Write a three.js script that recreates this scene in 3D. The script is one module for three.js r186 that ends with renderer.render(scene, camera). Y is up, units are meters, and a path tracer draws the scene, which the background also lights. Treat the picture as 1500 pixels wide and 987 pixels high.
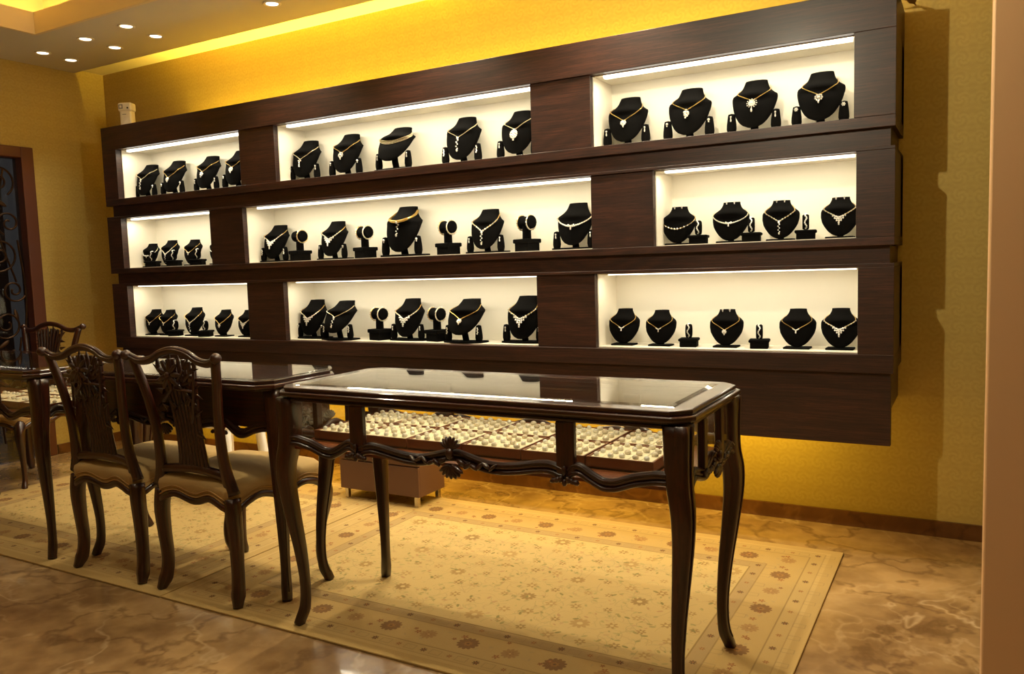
import * as THREE from 'three';
import { RectAreaLightUniformsLib } from 'three/addons/lights/RectAreaLightUniformsLib.js';
import { RoundedBoxGeometry } from 'three/addons/geometries/RoundedBoxGeometry.js';
import { ImprovedNoise } from 'three/addons/math/ImprovedNoise.js';
import { mergeGeometries } from 'three/addons/utils/BufferGeometryUtils.js';

// ---------------------------------------------------------------- camera, sky, exposure
const scene = new THREE.Scene();
const camera = new THREE.PerspectiveCamera(45.396, 1500 / 987, 0.05, 60);
camera.position.set(0, 1.3, 4.0866);
camera.rotation.order = 'YXZ';
camera.rotation.set(-0.08799, 0.517346, -0.03235);
scene.background = new THREE.Color().setRGB(0.05, 0.05, 0.054);      // dusk outside the door
const renderer = new THREE.WebGLRenderer({ antialias: true });
renderer.toneMapping = THREE.LinearToneMapping;
renderer.toneMappingExposure = 1.0;
renderer.shadowMap.enabled = true;
RectAreaLightUniformsLib.init();

const LIGHT = {
  niche: { color: new THREE.Color().setRGB(1, 0.91, 0.68), power: 50 },
  cove: { color: new THREE.Color().setRGB(1, 0.69, 0.08), power: 640 },
  under: { color: new THREE.Color().setRGB(1, 0.66, 0.06), power: 66 },
  tray: { color: new THREE.Color().setRGB(1, 0.62, 0.13), power: 22 },
  down: { color: new THREE.Color().setRGB(1, 0.88, 0.62), power: 3.3 },
  pendant: { color: new THREE.Color().setRGB(1, 0.90, 0.64), power: 5.4 },
};

// ---------------------------------------------------------------- helpers
const V3 = (x, y, z) => new THREE.Vector3(x, y, z);
let seed = 12345;
const rnd = () => { seed = (seed * 1664525 + 1013904223) >>> 0; return seed / 4294967296; };
const rr = (a, b) => a + (b - a) * rnd();
const noise = new ImprovedNoise();
const fbm = (x, y, z, o = 4) => { let s = 0, a = 0.5; for (let i = 0; i < o; i++) { s += a * noise.noise(x, y, z + i * 7.3); x *= 2; y *= 2; a *= 0.5; } return s; };

const taken = {};
function numbered(n) { if (!(n in taken)) { taken[n] = 0; return n; } taken[n]++; return n + '_' + String(taken[n]).padStart(3, '0'); }
function thing(name, label, category, pos = [0, 0, 0], turn = 0, group) {
  const o = new THREE.Group(); o.name = numbered(name); scene.add(o);
  o.position.set(...pos); o.rotation.y = turn; o.userData = { label, category };
  if (group) o.userData.group = group;
  return o;
}
function part(name, geo, mat, parent, label) {
  const m = new THREE.Mesh(geo, mat); m.name = name; parent.add(m);
  if (label) m.userData.label = label;
  return m;
}
function single(name, geo, mat, label, category, pos, turn = 0, group) {
  const m = new THREE.Mesh(geo, mat); m.name = numbered(name); scene.add(m);
  if (pos) m.position.set(...pos); m.rotation.y = turn; m.userData = { label, category };
  if (group) m.userData.group = group;
  return m;
}
function struct(name, geo, mat, label, category) {
  const m = new THREE.Mesh(geo, mat); m.name = name; scene.add(m);
  m.userData = { kind: 'structure', label, category };
  return m;
}
// planar uv in metres from the face direction
function uvBox(g, s = 1, swap = false) {
  const p = g.attributes.position, n = g.attributes.normal, uv = new Float32Array(p.count * 2);
  for (let i = 0; i < p.count; i++) {
    const ax = Math.abs(n.getX(i)), ay = Math.abs(n.getY(i)), az = Math.abs(n.getZ(i));
    let u, v;
    if (ay >= ax && ay >= az) { u = p.getX(i); v = p.getZ(i); } else if (az >= ax) { u = p.getX(i); v = p.getY(i); } else { u = p.getZ(i); v = p.getY(i); }
    if (swap) { const t = u; u = v; v = t; }
    uv[2 * i] = u * s; uv[2 * i + 1] = v * s;
  }
  g.setAttribute('uv', new THREE.BufferAttribute(uv, 2));
  return g;
}
// box given by its limits
function bx(x0, x1, y0, y1, z0, z1, r = 0, swap = false) {
  const w = x1 - x0, h = y1 - y0, d = z1 - z0;
  const g = r ? new RoundedBoxGeometry(w, h, d, 1, r) : new THREE.BoxGeometry(w, h, d);
  g.translate((x0 + x1) / 2, (y0 + y1) / 2, (z0 + z1) / 2);
  return uvBox(g, 1, swap);
}
function merge(list) {
  const L = list.map(g => { const q = g.index ? g.toNonIndexed() : g; for (const k of Object.keys(q.attributes)) if (!['position', 'normal', 'uv'].includes(k)) q.deleteAttribute(k); return q; });
  return mergeGeometries(L, false);
}
// loft along a path; rad(i, t) -> [a, b] half sizes along N and B, superellipse exponent n
function loft(path, rad, { sides = 10, n = 2, ref = V3(0, 0, 1), caps = true, closed = false } = {}) {
  const N = path.length, pos = [], uv = [], idx = [];
  let len = 0;
  for (let i = 0; i < N; i++) {
    const a = path[closed ? (i - 1 + N) % N : Math.max(0, i - 1)], b = path[closed ? (i + 1) % N : Math.min(N - 1, i + 1)];
    const T = b.clone().sub(a).normalize();
    const Nn = ref.clone().addScaledVector(T, -ref.dot(T)).normalize();
    const B = T.clone().cross(Nn);
    if (i) len += path[i].distanceTo(path[i - 1]);
    const [ra, rb] = rad(i, i / (N - 1));
    for (let j = 0; j <= sides; j++) {
      const th = j / sides * Math.PI * 2, c = Math.cos(th), s = Math.sin(th);
      const ex = Math.sign(c) * Math.pow(Math.abs(c), 2 / n) * ra, ey = Math.sign(s) * Math.pow(Math.abs(s), 2 / n) * rb;
      pos.push(path[i].x + Nn.x * ex + B.x * ey, path[i].y + Nn.y * ex + B.y * ey, path[i].z + Nn.z * ex + B.z * ey);
      uv.push(len, j / sides * 0.12);
    }
  }
  const W = sides + 1;
  for (let i = 0; i < (closed ? N : N - 1); i++) for (let j = 0; j < sides; j++) {
    const a = i * W + j, b = ((i + 1) % N) * W + j;
    idx.push(a, a + 1, b, b, a + 1, b + 1);
  }
  if (caps && !closed) for (const [i, f] of [[0, 1], [N - 1, 0]]) {
    const c = pos.length / 3; pos.push(path[i].x, path[i].y, path[i].z); uv.push(0, 0);
    for (let j = 0; j < sides; j++) { const a = i * W + j; f ? idx.push(c, a + 1, a) : idx.push(c, a, a + 1); }
  }
  const g = new THREE.BufferGeometry();
  g.setAttribute('position', new THREE.Float32BufferAttribute(pos, 3));
  g.setAttribute('uv', new THREE.Float32BufferAttribute(uv, 2));
  g.setIndex(idx); g.computeVertexNormals();
  return g;
}
const curve = (pts, n = 20) => new THREE.CatmullRomCurve3(pts.map(p => V3(...p)), false, 'centripetal').getPoints(n);
function lerpTable(tab, t) {
  for (let i = 1; i < tab.length; i++) if (t <= tab[i][0]) { const [a, x] = tab[i - 1], [b, y] = tab[i]; let k = (t - a) / (b - a); return x + (y - x) * k; }
  return tab[tab.length - 1][1];
}
function ellipsoid(x, y, z, a, b, c, seg = 8, rot) {
  const g = new THREE.SphereGeometry(1, seg, Math.max(4, seg - 2)); g.scale(a, b, c);
  if (rot) g.applyMatrix4(new THREE.Matrix4().makeRotationFromEuler(new THREE.Euler(...rot)));
  g.translate(x, y, z); return g;
}

// ---------------------------------------------------------------- textures
function dataTex(w, h, fn, srgb = true) {
  const d = new Uint8Array(w * h * 4);
  for (let j = 0; j < h; j++) for (let i = 0; i < w; i++) { const c = fn(i / w, j / h, i, j), k = (j * w + i) * 4; d[k] = c[0]; d[k + 1] = c[1]; d[k + 2] = c[2]; d[k + 3] = 255; }
  const t = new THREE.DataTexture(d, w, h); t.magFilter = THREE.LinearFilter; t.minFilter = THREE.LinearMipmapLinearFilter; t.generateMipmaps = true;
  t.wrapS = t.wrapT = THREE.MirroredRepeatWrapping; if (srgb) t.colorSpace = THREE.SRGBColorSpace; t.needsUpdate = true; return t;
}
const mix = (a, b, k) => [a[0] + (b[0] - a[0]) * k, a[1] + (b[1] - a[1]) * k, a[2] + (b[2] - a[2]) * k];
const clamp01 = x => Math.min(1, Math.max(0, x));
function woodTex(dark, light, rings, z) {          // grain runs along u; one repeat is 1.6 m by 0.8 m
  return dataTex(1024, 512, (u, v) => {
    const x = u * 1.6, y = v * 0.8;
    const warp = fbm(x * 0.9, y * 4, z, 2);
    const r = Math.sin((y * rings + warp * 5) * 6.283);
    const fine = fbm(x * 7, y * 220, z + 3, 3), pore = noise.noise(x * 22, y * 420, z + 9);
    let k = 0.42 + 0.11 * r + 0.85 * fine + 0.35 * fbm(x * 1.1, y * 3, z + 20, 2);
    if (pore > 0.34) k -= 0.3;
    return mix(dark, light, clamp01(k));
  });
}
const texWenge = woodTex([30, 13, 9], [78, 42, 29], 11, 1.5); texWenge.repeat.set(1 / 1.6, 1 / 0.8);
const texMahog = woodTex([30, 9, 4], [80, 33, 14], 14, 8.5); texMahog.repeat.set(1 / 1.6, 1 / 0.8);
const texMarble = dataTex(1800, 1800, (u, v) => {   // brown marble, one repeat is 6.4 m, mirrored beyond
  const x = u * 6.4, y = v * 6.4;
  const w1 = fbm(x * 0.9, y * 0.9, 3, 4), w2 = fbm(x * 0.9 + 9, y * 0.9 + 4, 8, 3);
  const a = fbm(x * 1.5 + w1 * 1.5, y * 1.5 + w2 * 1.5, 1.1, 5);
  let c = mix([128, 97, 62], [194, 158, 108], clamp01(0.5 + a * 1.3 + 0.5 * fbm(x * 11, y * 11, 2, 4)));
  const vein = (s, ox, wd) => clamp01(1 - Math.abs(fbm(x * s + ox + w2 * 0.5, y * s - ox + w1 * 0.5, ox, 6)) / wd);
  const m1 = clamp01(0.1 + w1 * 3.2), m2 = clamp01(0.25 + w2 * 3.5);
  const k = vein(0.9, 2.2, 0.014) * 0.6 * clamp01(m2 + 0.25) + vein(1.9, 6.1, 0.026) * 0.5 * clamp01(m1 + 0.3) + vein(4.5, 4.4, 0.05) * 0.32 * clamp01(m2 + 0.2) - vein(2.6, 9.3, 0.05) * 0.2;
  return k < 0 ? mix(c, [84, 58, 36], -k * 2) : mix(c, [216, 188, 146], clamp01(k));
});
texMarble.repeat.set(1 / 6.4, 1 / 6.4); texMarble.offset.set(0.87, 0.08);

function paisley(u, v, cells) {                      // interlaced scroll figure of the wallpaper, 0..1
  const x = u * cells, y = v * cells, fx = x - Math.floor(x) - 0.5, fy = y - Math.floor(y) - 0.5;
  const r = Math.hypot(fx, fy), th = Math.atan2(fy, fx);
  const s = Math.sin(th * 3 + r * 22 + (Math.floor(x) + Math.floor(y)) % 2 * 3.14);
  const q = Math.sin(x * 6.283 + Math.sin(y * 6.283) * 1.6) * Math.cos(y * 12.566 + Math.cos(x * 6.283) * 1.4);
  return clamp01(0.5 + 0.5 * s * (r < 0.42 ? 1 : 0.2) * 0.8 + q * 0.35);
}
const texPaper = dataTex(512, 512, (u, v) => {        // one repeat is 0.5 m
  const k = paisley(u, v, 6) * 0.75 + 0.35 * (0.5 + fbm(u * 60, v * 60, 4, 2));
  return mix([180, 154, 80], [193, 167, 91], clamp01(k));
});
texPaper.repeat.set(2, 2);
const texPaperBump = dataTex(512, 512, (u, v) => { const k = 255 * paisley(u, v, 6); return [k, k, k]; }, false);
texPaperBump.repeat.set(2, 2);

// rug drawn flat: dye pattern only
function rugTexture(W, D, sd) {
  const S = 640, c = document.createElement('canvas'); c.width = Math.round(W * S); c.height = Math.round(D * S);
  const g = c.getContext('2d'); seed = sd;
  const w = c.width, h = c.height, m = x => x * S;
  g.fillStyle = '#bfa36c'; g.fillRect(0, 0, w, h);
  const rectIn = (d, col) => { g.fillStyle = col; g.fillRect(m(d), m(d), w - 2 * m(d), h - 2 * m(d)); };
  rectIn(0.045, '#c9ae78'); rectIn(0.062, '#b29663'); rectIn(0.066, '#c3a872'); rectIn(0.118, '#a38857'); rectIn(0.123, '#c2a66e');
  rectIn(0.268, '#a08555'); rectIn(0.273, '#b2986a'); rectIn(0.325, '#9a804f'); rectIn(0.331, '#c9b07a');
  const flower = (x, y, r, col, core, n = 9) => {
    g.fillStyle = col;
    for (let i = 0; i < n; i++) { const a = i / n * 6.283; g.beginPath(); g.ellipse(x + Math.cos(a) * r * 0.66, y + Math.sin(a) * r * 0.66, r * 0.36, r * 0.2, a, 0, 6.3); g.fill(); }
    g.beginPath(); g.arc(x, y, r * 0.5, 0, 6.3); g.fill();
    g.fillStyle = core; g.beginPath(); g.arc(x, y, r * 0.3, 0, 6.3); g.fill();
  };
  const vine = (x, y, len, col, lw) => {
    g.strokeStyle = col; g.lineWidth = lw; g.beginPath(); g.moveTo(x, y); let a = rr(0, 6.28); const turn = rr(-0.5, 0.5);
    for (let i = 0; i < 9; i++) { a += turn; x += Math.cos(a) * len; y += Math.sin(a) * len; g.lineTo(x, y); }
    g.stroke(); return [x, y];
  };
  const leaf = (x, y, r, a, col) => { g.fillStyle = col; g.beginPath(); g.ellipse(x, y, r, r * 0.45, a, 0, 6.3); g.fill(); };
  // field
  g.save(); g.beginPath(); g.rect(m(0.335), m(0.335), w - m(0.67), h - m(0.67)); g.clip();
  const F0 = m(0.335), FW = w - m(0.67), FH = h - m(0.67);
  for (let i = 0; i < 900; i++) { const [x, y] = vine(F0 + rnd() * FW, F0 + rnd() * FH, rr(3, 8), ['#b7a36f', '#b49b6c', '#aa9d6b'][i % 3], 1.3); if (i % 2) leaf(x, y, rr(4, 8), rr(0, 6), ['#ab9d66', '#9f9460', '#bfa173'][i % 3]); }
  for (let i = 0; i < 420; i++) { const x = F0 + rnd() * FW, y = F0 + rnd() * FH; leaf(x, y, rr(4, 9), rr(0, 6), ['#b3a56f', '#a1935c', '#b9976a'][i % 3]); }
  const gx = Math.round(FW / 74), gy = Math.round(FH / 74);
  for (let i = 0; i < gx; i++) for (let j = 0; j < gy; j++) {
    const x = F0 + (i + 0.5 + (j % 2) * 0.4 + rr(-0.2, 0.2)) * FW / gx, y = F0 + (j + 0.5 + rr(-0.2, 0.2)) * FH / gy, big = (i * 3 + j * 5) % 7 === 0;
    flower(x, y, big ? rr(20, 26) : rr(11, 17), ['#a98c56', '#a08350', '#b3955f'][(i + j) % 3], '#cdb580', big ? 10 : 6);
    if ((i + j) % 2) leaf(x + rr(-26, 26), y + rr(-20, 20), 8, rr(0, 6), '#8f8450');
  }
  g.restore();
  // borders: guard stripes with small flowers, main band with large rosettes
  const run = (d, step, fn) => {
    const nx = Math.round((w - 2 * m(d)) / m(step)), ny = Math.round((h - 2 * m(d)) / m(step));
    for (let i = 0; i <= nx; i++) for (const y of [m(d), h - m(d)]) fn(m(d) + i * (w - 2 * m(d)) / nx, y, i);
    for (let i = 1; i < ny; i++) for (const x of [m(d), w - m(d)]) fn(x, m(d) + i * (h - 2 * m(d)) / ny, i);
  };
  run(0.195, 0.045, (x, y, i) => { const [a, b] = vine(x + rr(-40, 40), y + rr(-36, 36), rr(2, 5), '#bda476', 1.3); leaf(a, b, 6, rr(0, 6), '#b79f70'); });
  for (const d of [0.092, 0.299]) run(d, 0.105, (x, y, i) => { g.strokeStyle = '#a68e62'; g.lineWidth = 1.4; g.strokeRect(x + 18, y - 9, 26, 18); if (i % 2) flower(x, y, 8.5, '#6f5232', '#a1713f', 7); else flower(x, y, 7, '#9d6f42', '#c19a63', 6); });
  run(0.195, 0.172, (x, y, i) => { if (i % 2) { flower(x, y, 26, '#8d6a40', '#b08a55', 13); flower(x, y, 11, '#a1763f', '#7a5a36', 7); } else { flower(x, y, 21, '#ad8a58', '#bfa26e', 11); flower(x, y, 10, '#a37c4c', '#caa974', 6); } });
  run(0.195, 0.086, (x, y, i) => { if (i % 2) { flower(x + rr(-8, 8), y + rr(-30, 30), 9, '#9c6a3e', '#b98d58', 5); flower(x + rr(-20, 20), y + rr(-42, 42), 6, '#8a5730', '#b98d58', 5); } });
  const t = new THREE.CanvasTexture(c); t.colorSpace = THREE.SRGBColorSpace; t.anisotropy = 8; return t;
}
const texPile = dataTex(256, 256, (u, v) => { const k = 128 + 110 * noise.noise(u * 90, v * 90, 2) + 40 * noise.noise(u * 30, v * 30, 5); return [k, k, k]; }, false);
texPile.repeat.set(6, 4);

// ---------------------------------------------------------------- materials
const std = o => new THREE.MeshStandardMaterial(o), phy = o => new THREE.MeshPhysicalMaterial(o);
const M = {
  wenge: phy({ map: texWenge, roughness: 0.5, clearcoat: 0.22, clearcoatRoughness: 0.25 }),
  mahog: phy({ map: texMahog, roughness: 0.36, clearcoat: 0.5, clearcoatRoughness: 0.16 }),
  top: phy({ map: texMahog, roughness: 0.3, clearcoat: 1, clearcoatRoughness: 0.09 }),
  paper: std({ map: texPaper, bumpMap: texPaperBump, bumpScale: 0.00025, roughness: 0.75 }),
  plaster: std({ color: '#d6d2ca', roughness: 0.9 }),
  cream: std({ color: '#e6d6b4', roughness: 0.85 }),
  pillar: std({ color: '#dcae7c', roughness: 0.55 }),
  marble: phy({ map: texMarble, roughness: 0.2, clearcoat: 0.4, clearcoatRoughness: 0.05 }),
  skirting: phy({ map: texMarble, color: '#a88a72', roughness: 0.28 }),
  lining: std({ color: '#efe8d8', roughness: 0.6 }),
  glow: std({ color: '#ffffff', emissive: new THREE.Color().setRGB(1, 0.95, 0.82), emissiveIntensity: 3.2, roughness: 0.6 }),
  lamp: std({ color: '#ffffff', emissive: new THREE.Color().setRGB(1, 0.86, 0.6), emissiveIntensity: 5, roughness: 0.5 }),
  led: std({ color: '#fff2c8', emissive: LIGHT.cove.color, emissiveIntensity: 2, roughness: 0.6 }),
  trim: std({ color: '#e9e2d4', roughness: 0.4 }),
  velvet: phy({ color: new THREE.Color().setRGB(0.003, 0.0026, 0.0024), roughness: 1, specularIntensity: 0.15 }),
  gold: std({ color: new THREE.Color().setRGB(0.95, 0.66, 0.22), metalness: 1, roughness: 0.28 }),
  palegold: std({ color: new THREE.Color().setRGB(0.95, 0.82, 0.55), metalness: 0.85, roughness: 0.3 }),
  gem: phy({ color: new THREE.Color().setRGB(0.86, 0.83, 0.76), metalness: 0.35, roughness: 0.12, clearcoat: 1, clearcoatRoughness: 0.03, flatShading: true }),
  ring: phy({ vertexColors: true, roughness: 0.14, metalness: 0.05, clearcoat: 1, clearcoatRoughness: 0.05 }),
  pad: std({ color: '#e9dfc4', roughness: 0.95 }),
  trayWood: phy({ color: '#7d4526', roughness: 0.35, clearcoat: 0.4 }),
  fabric: phy({ color: '#b3925a', roughness: 0.9, sheen: 0.4, sheenColor: new THREE.Color('#d9be8a'), bumpMap: texPile, bumpScale: 0.0006 }),
  gimp: std({ color: '#a57f45', roughness: 0.7 }),
  glass: phy({ color: '#fcfcf9', roughness: 0.02, transmission: 1, thickness: 0, ior: 1.5 }),
  doorGlass: phy({ color: '#d2d0cc', roughness: 0.04, transmission: 1, thickness: 0, ior: 1.5 }),
  iron: std({ color: '#4a3320', roughness: 0.45, metalness: 0.7 }),
  doorWood: std({ color: '#5e311a', roughness: 0.45 }),
  drawer: std({ color: '#664636', roughness: 0.5 }),
  steel: std({ color: '#c8c2b6', roughness: 0.25, metalness: 1 }),
  white: std({ color: '#f6f1e6', roughness: 0.45 }),
  grey: std({ color: '#8b8a90', roughness: 0.5 }), black: std({ color: '#1a1614', roughness: 0.6 }),
  scrap: std({ color: '#b98a4a', roughness: 0.7, side: THREE.DoubleSide }),
  pave: std({ color: '#4b4d52', roughness: 0.9 }),
};

// ---------------------------------------------------------------- room
const XL = -5.946, YC = 2.867, XR = 3.2, ZF = 7;
struct('floor', bx(-7.6, XR + 0.15, -0.1, 0, -0.15, ZF + 0.15), M.marble, 'polished brown veined marble floor of the shop', 'floor');
struct('wall_back', bx(XL - 0.15, XR, 0, 3.3, -0.15, 0), M.paper, 'ochre damask wallpaper wall behind the display cabinet', 'wall');
{ // left wall with the door opening
  const d0 = 0.655, d1 = 1.755, dt = 2.235;
  struct('wall_left', merge([bx(XL - 0.14, XL, 0, 3.3, 0, d0), bx(XL - 0.14, XL, dt, 3.3, d0, d1), bx(XL - 0.14, XL, 0, 3.3, d1, ZF)]), M.paper, 'ochre wallpaper side wall with the iron-scroll door', 'wall');
}
struct('wall_right', merge([bx(0.105, 0.25, 0, 3.3, 0, 1.5), bx(XR, XR + 0.15, 0, 3.3, 0, ZF)]), M.paper, 'ochre wallpaper wall returning beside the pillar', 'wall');
struct('wall_front', bx(XL, XR, 0, 3.3, ZF, ZF + 0.15), M.paper, 'wall of the shop facing the display cabinet', 'wall');
single('pillar', bx(0.042, 0.62, 0, YC, 1.6, 1.75, 0.006), M.pillar, 'plain beige painted pillar beside the back wall', 'pillar');
const bb = 0.0735;
struct('baseboard_back', bx(XL + 0.015, 0.105, 0, bb, 0, 0.015), M.skirting, 'low brown marble skirting along the back wall', 'baseboard');
struct('baseboard_left', merge([bx(XL, XL + 0.015, 0, bb, 0, 0.6), bx(XL, XL + 0.015, 0, bb, 1.82, ZF)]), M.skirting, 'low brown marble skirting along the side wall by the door', 'baseboard');
struct('baseboard_right', bx(0.09, 0.105, 0, bb, 0.015, 1.5), M.skirting, 'low brown marble skirting on the return by the pillar', 'baseboard');

{ // dropped ceiling with a lit tray
  const tx0 = -5.2, tx1 = -1.7, tz0 = 0.96, tz1 = 2.1, o = 0.17, up = 3.2;
  const sh = new THREE.Shape([[XL, -0.235], [XR, -0.235], [XR, -ZF], [XL, -ZF]].map(p => new THREE.Vector2(...p)));
  sh.holes.push(new THREE.Path([[tx0, -tz0], [tx0, -tz1], [tx1, -tz1], [tx1, -tz0]].map(p => new THREE.Vector2(...p))));
  const g = new THREE.ExtrudeGeometry(sh, { depth: 0.04, bevelEnabled: false }); g.rotateX(-Math.PI / 2); g.translate(0, YC, 0);
  struct('ceiling', g, M.plaster, 'flat dropped plaster ceiling with recessed downlights', 'ceiling');
  struct('trim_1', bx(XL, XR, YC + 0.025, YC + 0.08, 0, 0.3), M.cream, 'pale ceiling strip along the back wall', 'ceiling strip');
  struct('trim_2', merge([bx(tx0 - 0.02, tx0 + 0.003, YC - 0.001, YC + 0.135, tz0 - 0.02, tz1 + 0.02), bx(tx1 - 0.003, tx1 + 0.02, YC - 0.001, YC + 0.135, tz0 - 0.02, tz1 + 0.02), bx(tx0, tx1, YC - 0.001, YC + 0.135, tz0 - 0.02, tz0 + 0.003), bx(tx0, tx1, YC - 0.001, YC + 0.135, tz1 - 0.003, tz1 + 0.02)]), M.cream, 'cream upstand around the lit ceiling tray', 'ceiling trim');
  struct('trim_3', merge([bx(tx0 - o - 0.03, tx0 - o, YC + 0.03, up, tz0 - o, tz1 + o), bx(tx1 + o, tx1 + o + 0.03, YC + 0.03, up, tz0 - o, tz1 + o), bx(tx0 - o, tx1 + o, YC + 0.03, up, tz0 - o - 0.03, tz0 - o), bx(tx0 - o, tx1 + o, YC + 0.03, up, tz1 + o, tz1 + o + 0.03), bx(tx0 - o - 0.03, tx1 + o + 0.03, up, up + 0.04, tz0 - o - 0.03, tz1 + o + 0.03)]), M.cream, 'raised middle of the lit ceiling tray', 'ceiling tray');
  struct('roof', bx(XL - 0.15, XR + 0.15, 3.3, 3.4, -0.15, ZF + 0.15), M.plaster, 'slab above the ceiling', 'ceiling');
  const ledStrip = (name, x0, x1, z0, z1) => {
    const y = YC + 0.045;
    const m = struct(name, bx(x0, x1, y, y + 0.008, z0, z1), M.led, 'warm light strip hidden in the ceiling tray', 'light strip');
    const l = new THREE.RectAreaLight(LIGHT.tray.color, LIGHT.tray.power, x1 - x0, z1 - z0); l.name = 'tray_light'; l.position.set((x0 + x1) / 2, y + 0.012, (z0 + z1) / 2); l.lookAt(l.position.x, 9, l.position.z); scene.add(l);
    if (x1 - x0 < z1 - z0) { l.width = x1 - x0; l.height = z1 - z0; }
  };
  ledStrip('trim_4', tx0 - 0.1, tx1 + 0.1, tz0 - 0.09, tz0 - 0.06);
  ledStrip('trim_5', tx0 - 0.1, tx1 + 0.1, tz1 + 0.06, tz1 + 0.09);
  ledStrip('trim_6', tx0 - 0.09, tx0 - 0.06, tz0 - 0.05, tz1 + 0.05);
  ledStrip('trim_7', tx1 + 0.06, tx1 + 0.09, tz0 - 0.05, tz1 + 0.05);
}

// ---------------------------------------------------------------- the door with iron scrolls
{
  const d0 = 0.655, d1 = 1.755, dt = 2.235, x = XL;
  const door = new THREE.Group(); door.name = 'door_1'; scene.add(door);
  door.userData = { kind: 'structure', label: 'glass shop door with wrought iron scrolls in a brown wooden frame', category: 'door' };
  part('frame', merge([bx(x - 0.1, x + 0.02, 0, dt + 0.03, d0 - 0.045, d0 + 0.045, 0.006, true), bx(x - 0.1, x + 0.02, 0, dt + 0.03, d1 - 0.045, d1 + 0.045, 0.006, true), bx(x - 0.1, x + 0.02, dt - 0.05, dt + 0.03, d0 + 0.045, d1 - 0.045, 0.006)]), M.doorWood, door);
  part('pane', bx(x - 0.06, x - 0.054, 0.012, dt - 0.05, d0 + 0.045, d1 - 0.045), M.doorGlass, door, 'dark glass of the door');
  const spiral = (cz, cy, r, turns, dir, start, tail) => {
    const pts = []; const n = 34;
    for (let i = 0; i <= n; i++) { const t = i / n, a = start + dir * t * turns * 6.283, q = r * (0.16 + 0.84 * t); pts.push(V3(x - 0.03, cy + Math.sin(a) * q, cz + Math.cos(a) * q)); }
    if (tail) pts.push(V3(x - 0.03, tail[1], tail[0]));
    return loft(pts, () => [0.0075, 0.0075], { sides: 6, ref: V3(1, 0, 0) });
  };
  const z0 = d0 + 0.05, mid = (d0 + d1) / 2;
  for (const k of [0, 1]) {
    const f = z => k ? 2 * mid - z : z, s = k ? -1 : 1;
    for (const [z, y, r, t, d, a] of [[0.85, 2.02, 0.115, 1.6, 1, 0.4], [0.80, 1.72, 0.09, 1.5, -1, 2], [0.88, 1.5, 0.13, 1.7, 1, 1], [0.80, 1.24, 0.085, 1.5, -1, 0.5], [0.87, 1.0, 0.125, 1.8, 1, 2.4], [0.86, 0.66, 0.12, 1.7, -1, 1.2], [0.84, 0.36, 0.12, 1.8, 1, 2.7], [1.02, 1.8, 0.1, 1.6, -1, 0.2], [1.05, 1.2, 0.11, 1.6, 1, 0.2], [1.04, 0.5, 0.12, 1.6, -1, 0.2], [1.05, 0.86, 0.1, 1.5, 1, 2], [1.05, 1.5, 0.09, 1.5, -1, 2]])
      part('iron_scroll', spiral(f(z), y, r, t, d * s, k ? Math.PI - a : a), M.iron, door);
    for (const [z, y0, y1, b] of [[0.75, 0.1, 0.9, 0.09], [0.76, 0.8, 1.6, -0.04], [0.78, 1.3, 2.1, 0.1], [0.95, 0.15, 2.1, 0.05]])
      part('iron_stem', loft(curve([[x - 0.03, y0, f(z)], [x - 0.03, (y0 + y1) / 2, f(z + b)], [x - 0.03, y1, f(z + b * 0.3)]], 14), () => [0.007, 0.007], { sides: 6, ref: V3(1, 0, 0) }), M.iron, door);
    for (const [z, y, a] of [[0.82, 0.78, 0.6], [0.9, 0.86, 2.2], [0.84, 1.86, 1], [0.92, 1.32, 2.5], [0.8, 1.06, 0.2]])
      part('iron_leaf', ellipsoid(x - 0.03, y, f(z), 0.008, 0.045, 0.016, 8, [a, 0, 0]), M.iron, door);
  }
  struct('pavement', bx(-11, -7.6, -0.12, -0.02, -3, 8), M.pave, 'grey pavement outside the glass door', 'pavement');
  single('street_post', bx(-7.3, -7.2, 0, 2.6, 0.16, 0.25, 0.01), M.drawer, 'brown post standing outside the glass door', 'post');
}

// ---------------------------------------------------------------- downlights and pendants
function downlight(x, z, label, group, angle = 0.95, power = LIGHT.down.power) {
  const t = thing('downlight', label, 'downlight', [x, YC, z], 0, group);
  const ringG = new THREE.LatheGeometry([[0.034, -0.001], [0.046, -0.007], [0.052, -0.004], [0.052, 0.0]].map(p => new THREE.Vector2(...p)), 24);
  part('bezel', ringG, M.trim, t);
  const d = new THREE.CylinderGeometry(0.035, 0.035, 0.006, 24); d.translate(0, 0.0005, 0);
  part('lamp_face', d, M.lamp, t, 'glowing lamp face');
  const s = new THREE.SpotLight(LIGHT.down.color, power, 0, angle, 0.55, 2); s.name = 'downlight_beam'; s.position.set(0, -0.012, 0); s.target.position.set(0, -3, 0.12); t.add(s, s.target);
  s.shadow.radius = 1.6;
  return t;
}
const dlLab = 'round recessed downlight in the ceiling between the lit tray and the cabinet';
[[-5.58, 0.69], [-5.61, 0.47], [-5.05, 0.72], [-5.08, 0.49], [-4.6, 0.74], [-4.64, 0.5]].forEach(([x, z], i) => downlight(x, z, `recessed downlight, ${['first', 'second', 'third'][i >> 1]} pair from the door wall, on the ${i % 2 ? 'cabinet' : 'tray'} side`, 'cluster of six downlights', 0.55, LIGHT.down.power * 0.35));
for (const [x, z] of [[-3.56, 0.53], [-3.54, 0.77]]) downlight(x, z, 'round recessed downlight next after the cluster of six', 'downlights next to the cluster');
for (const [x, z] of [[-2.5, 0.55], [-2.48, 0.8], [-1.5, 0.57], [-1.48, 0.82]]) downlight(x, z, 'round recessed downlight above the bright end of the rug', 'downlights over the rug', 0.95, LIGHT.down.power * 1.55);
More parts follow.
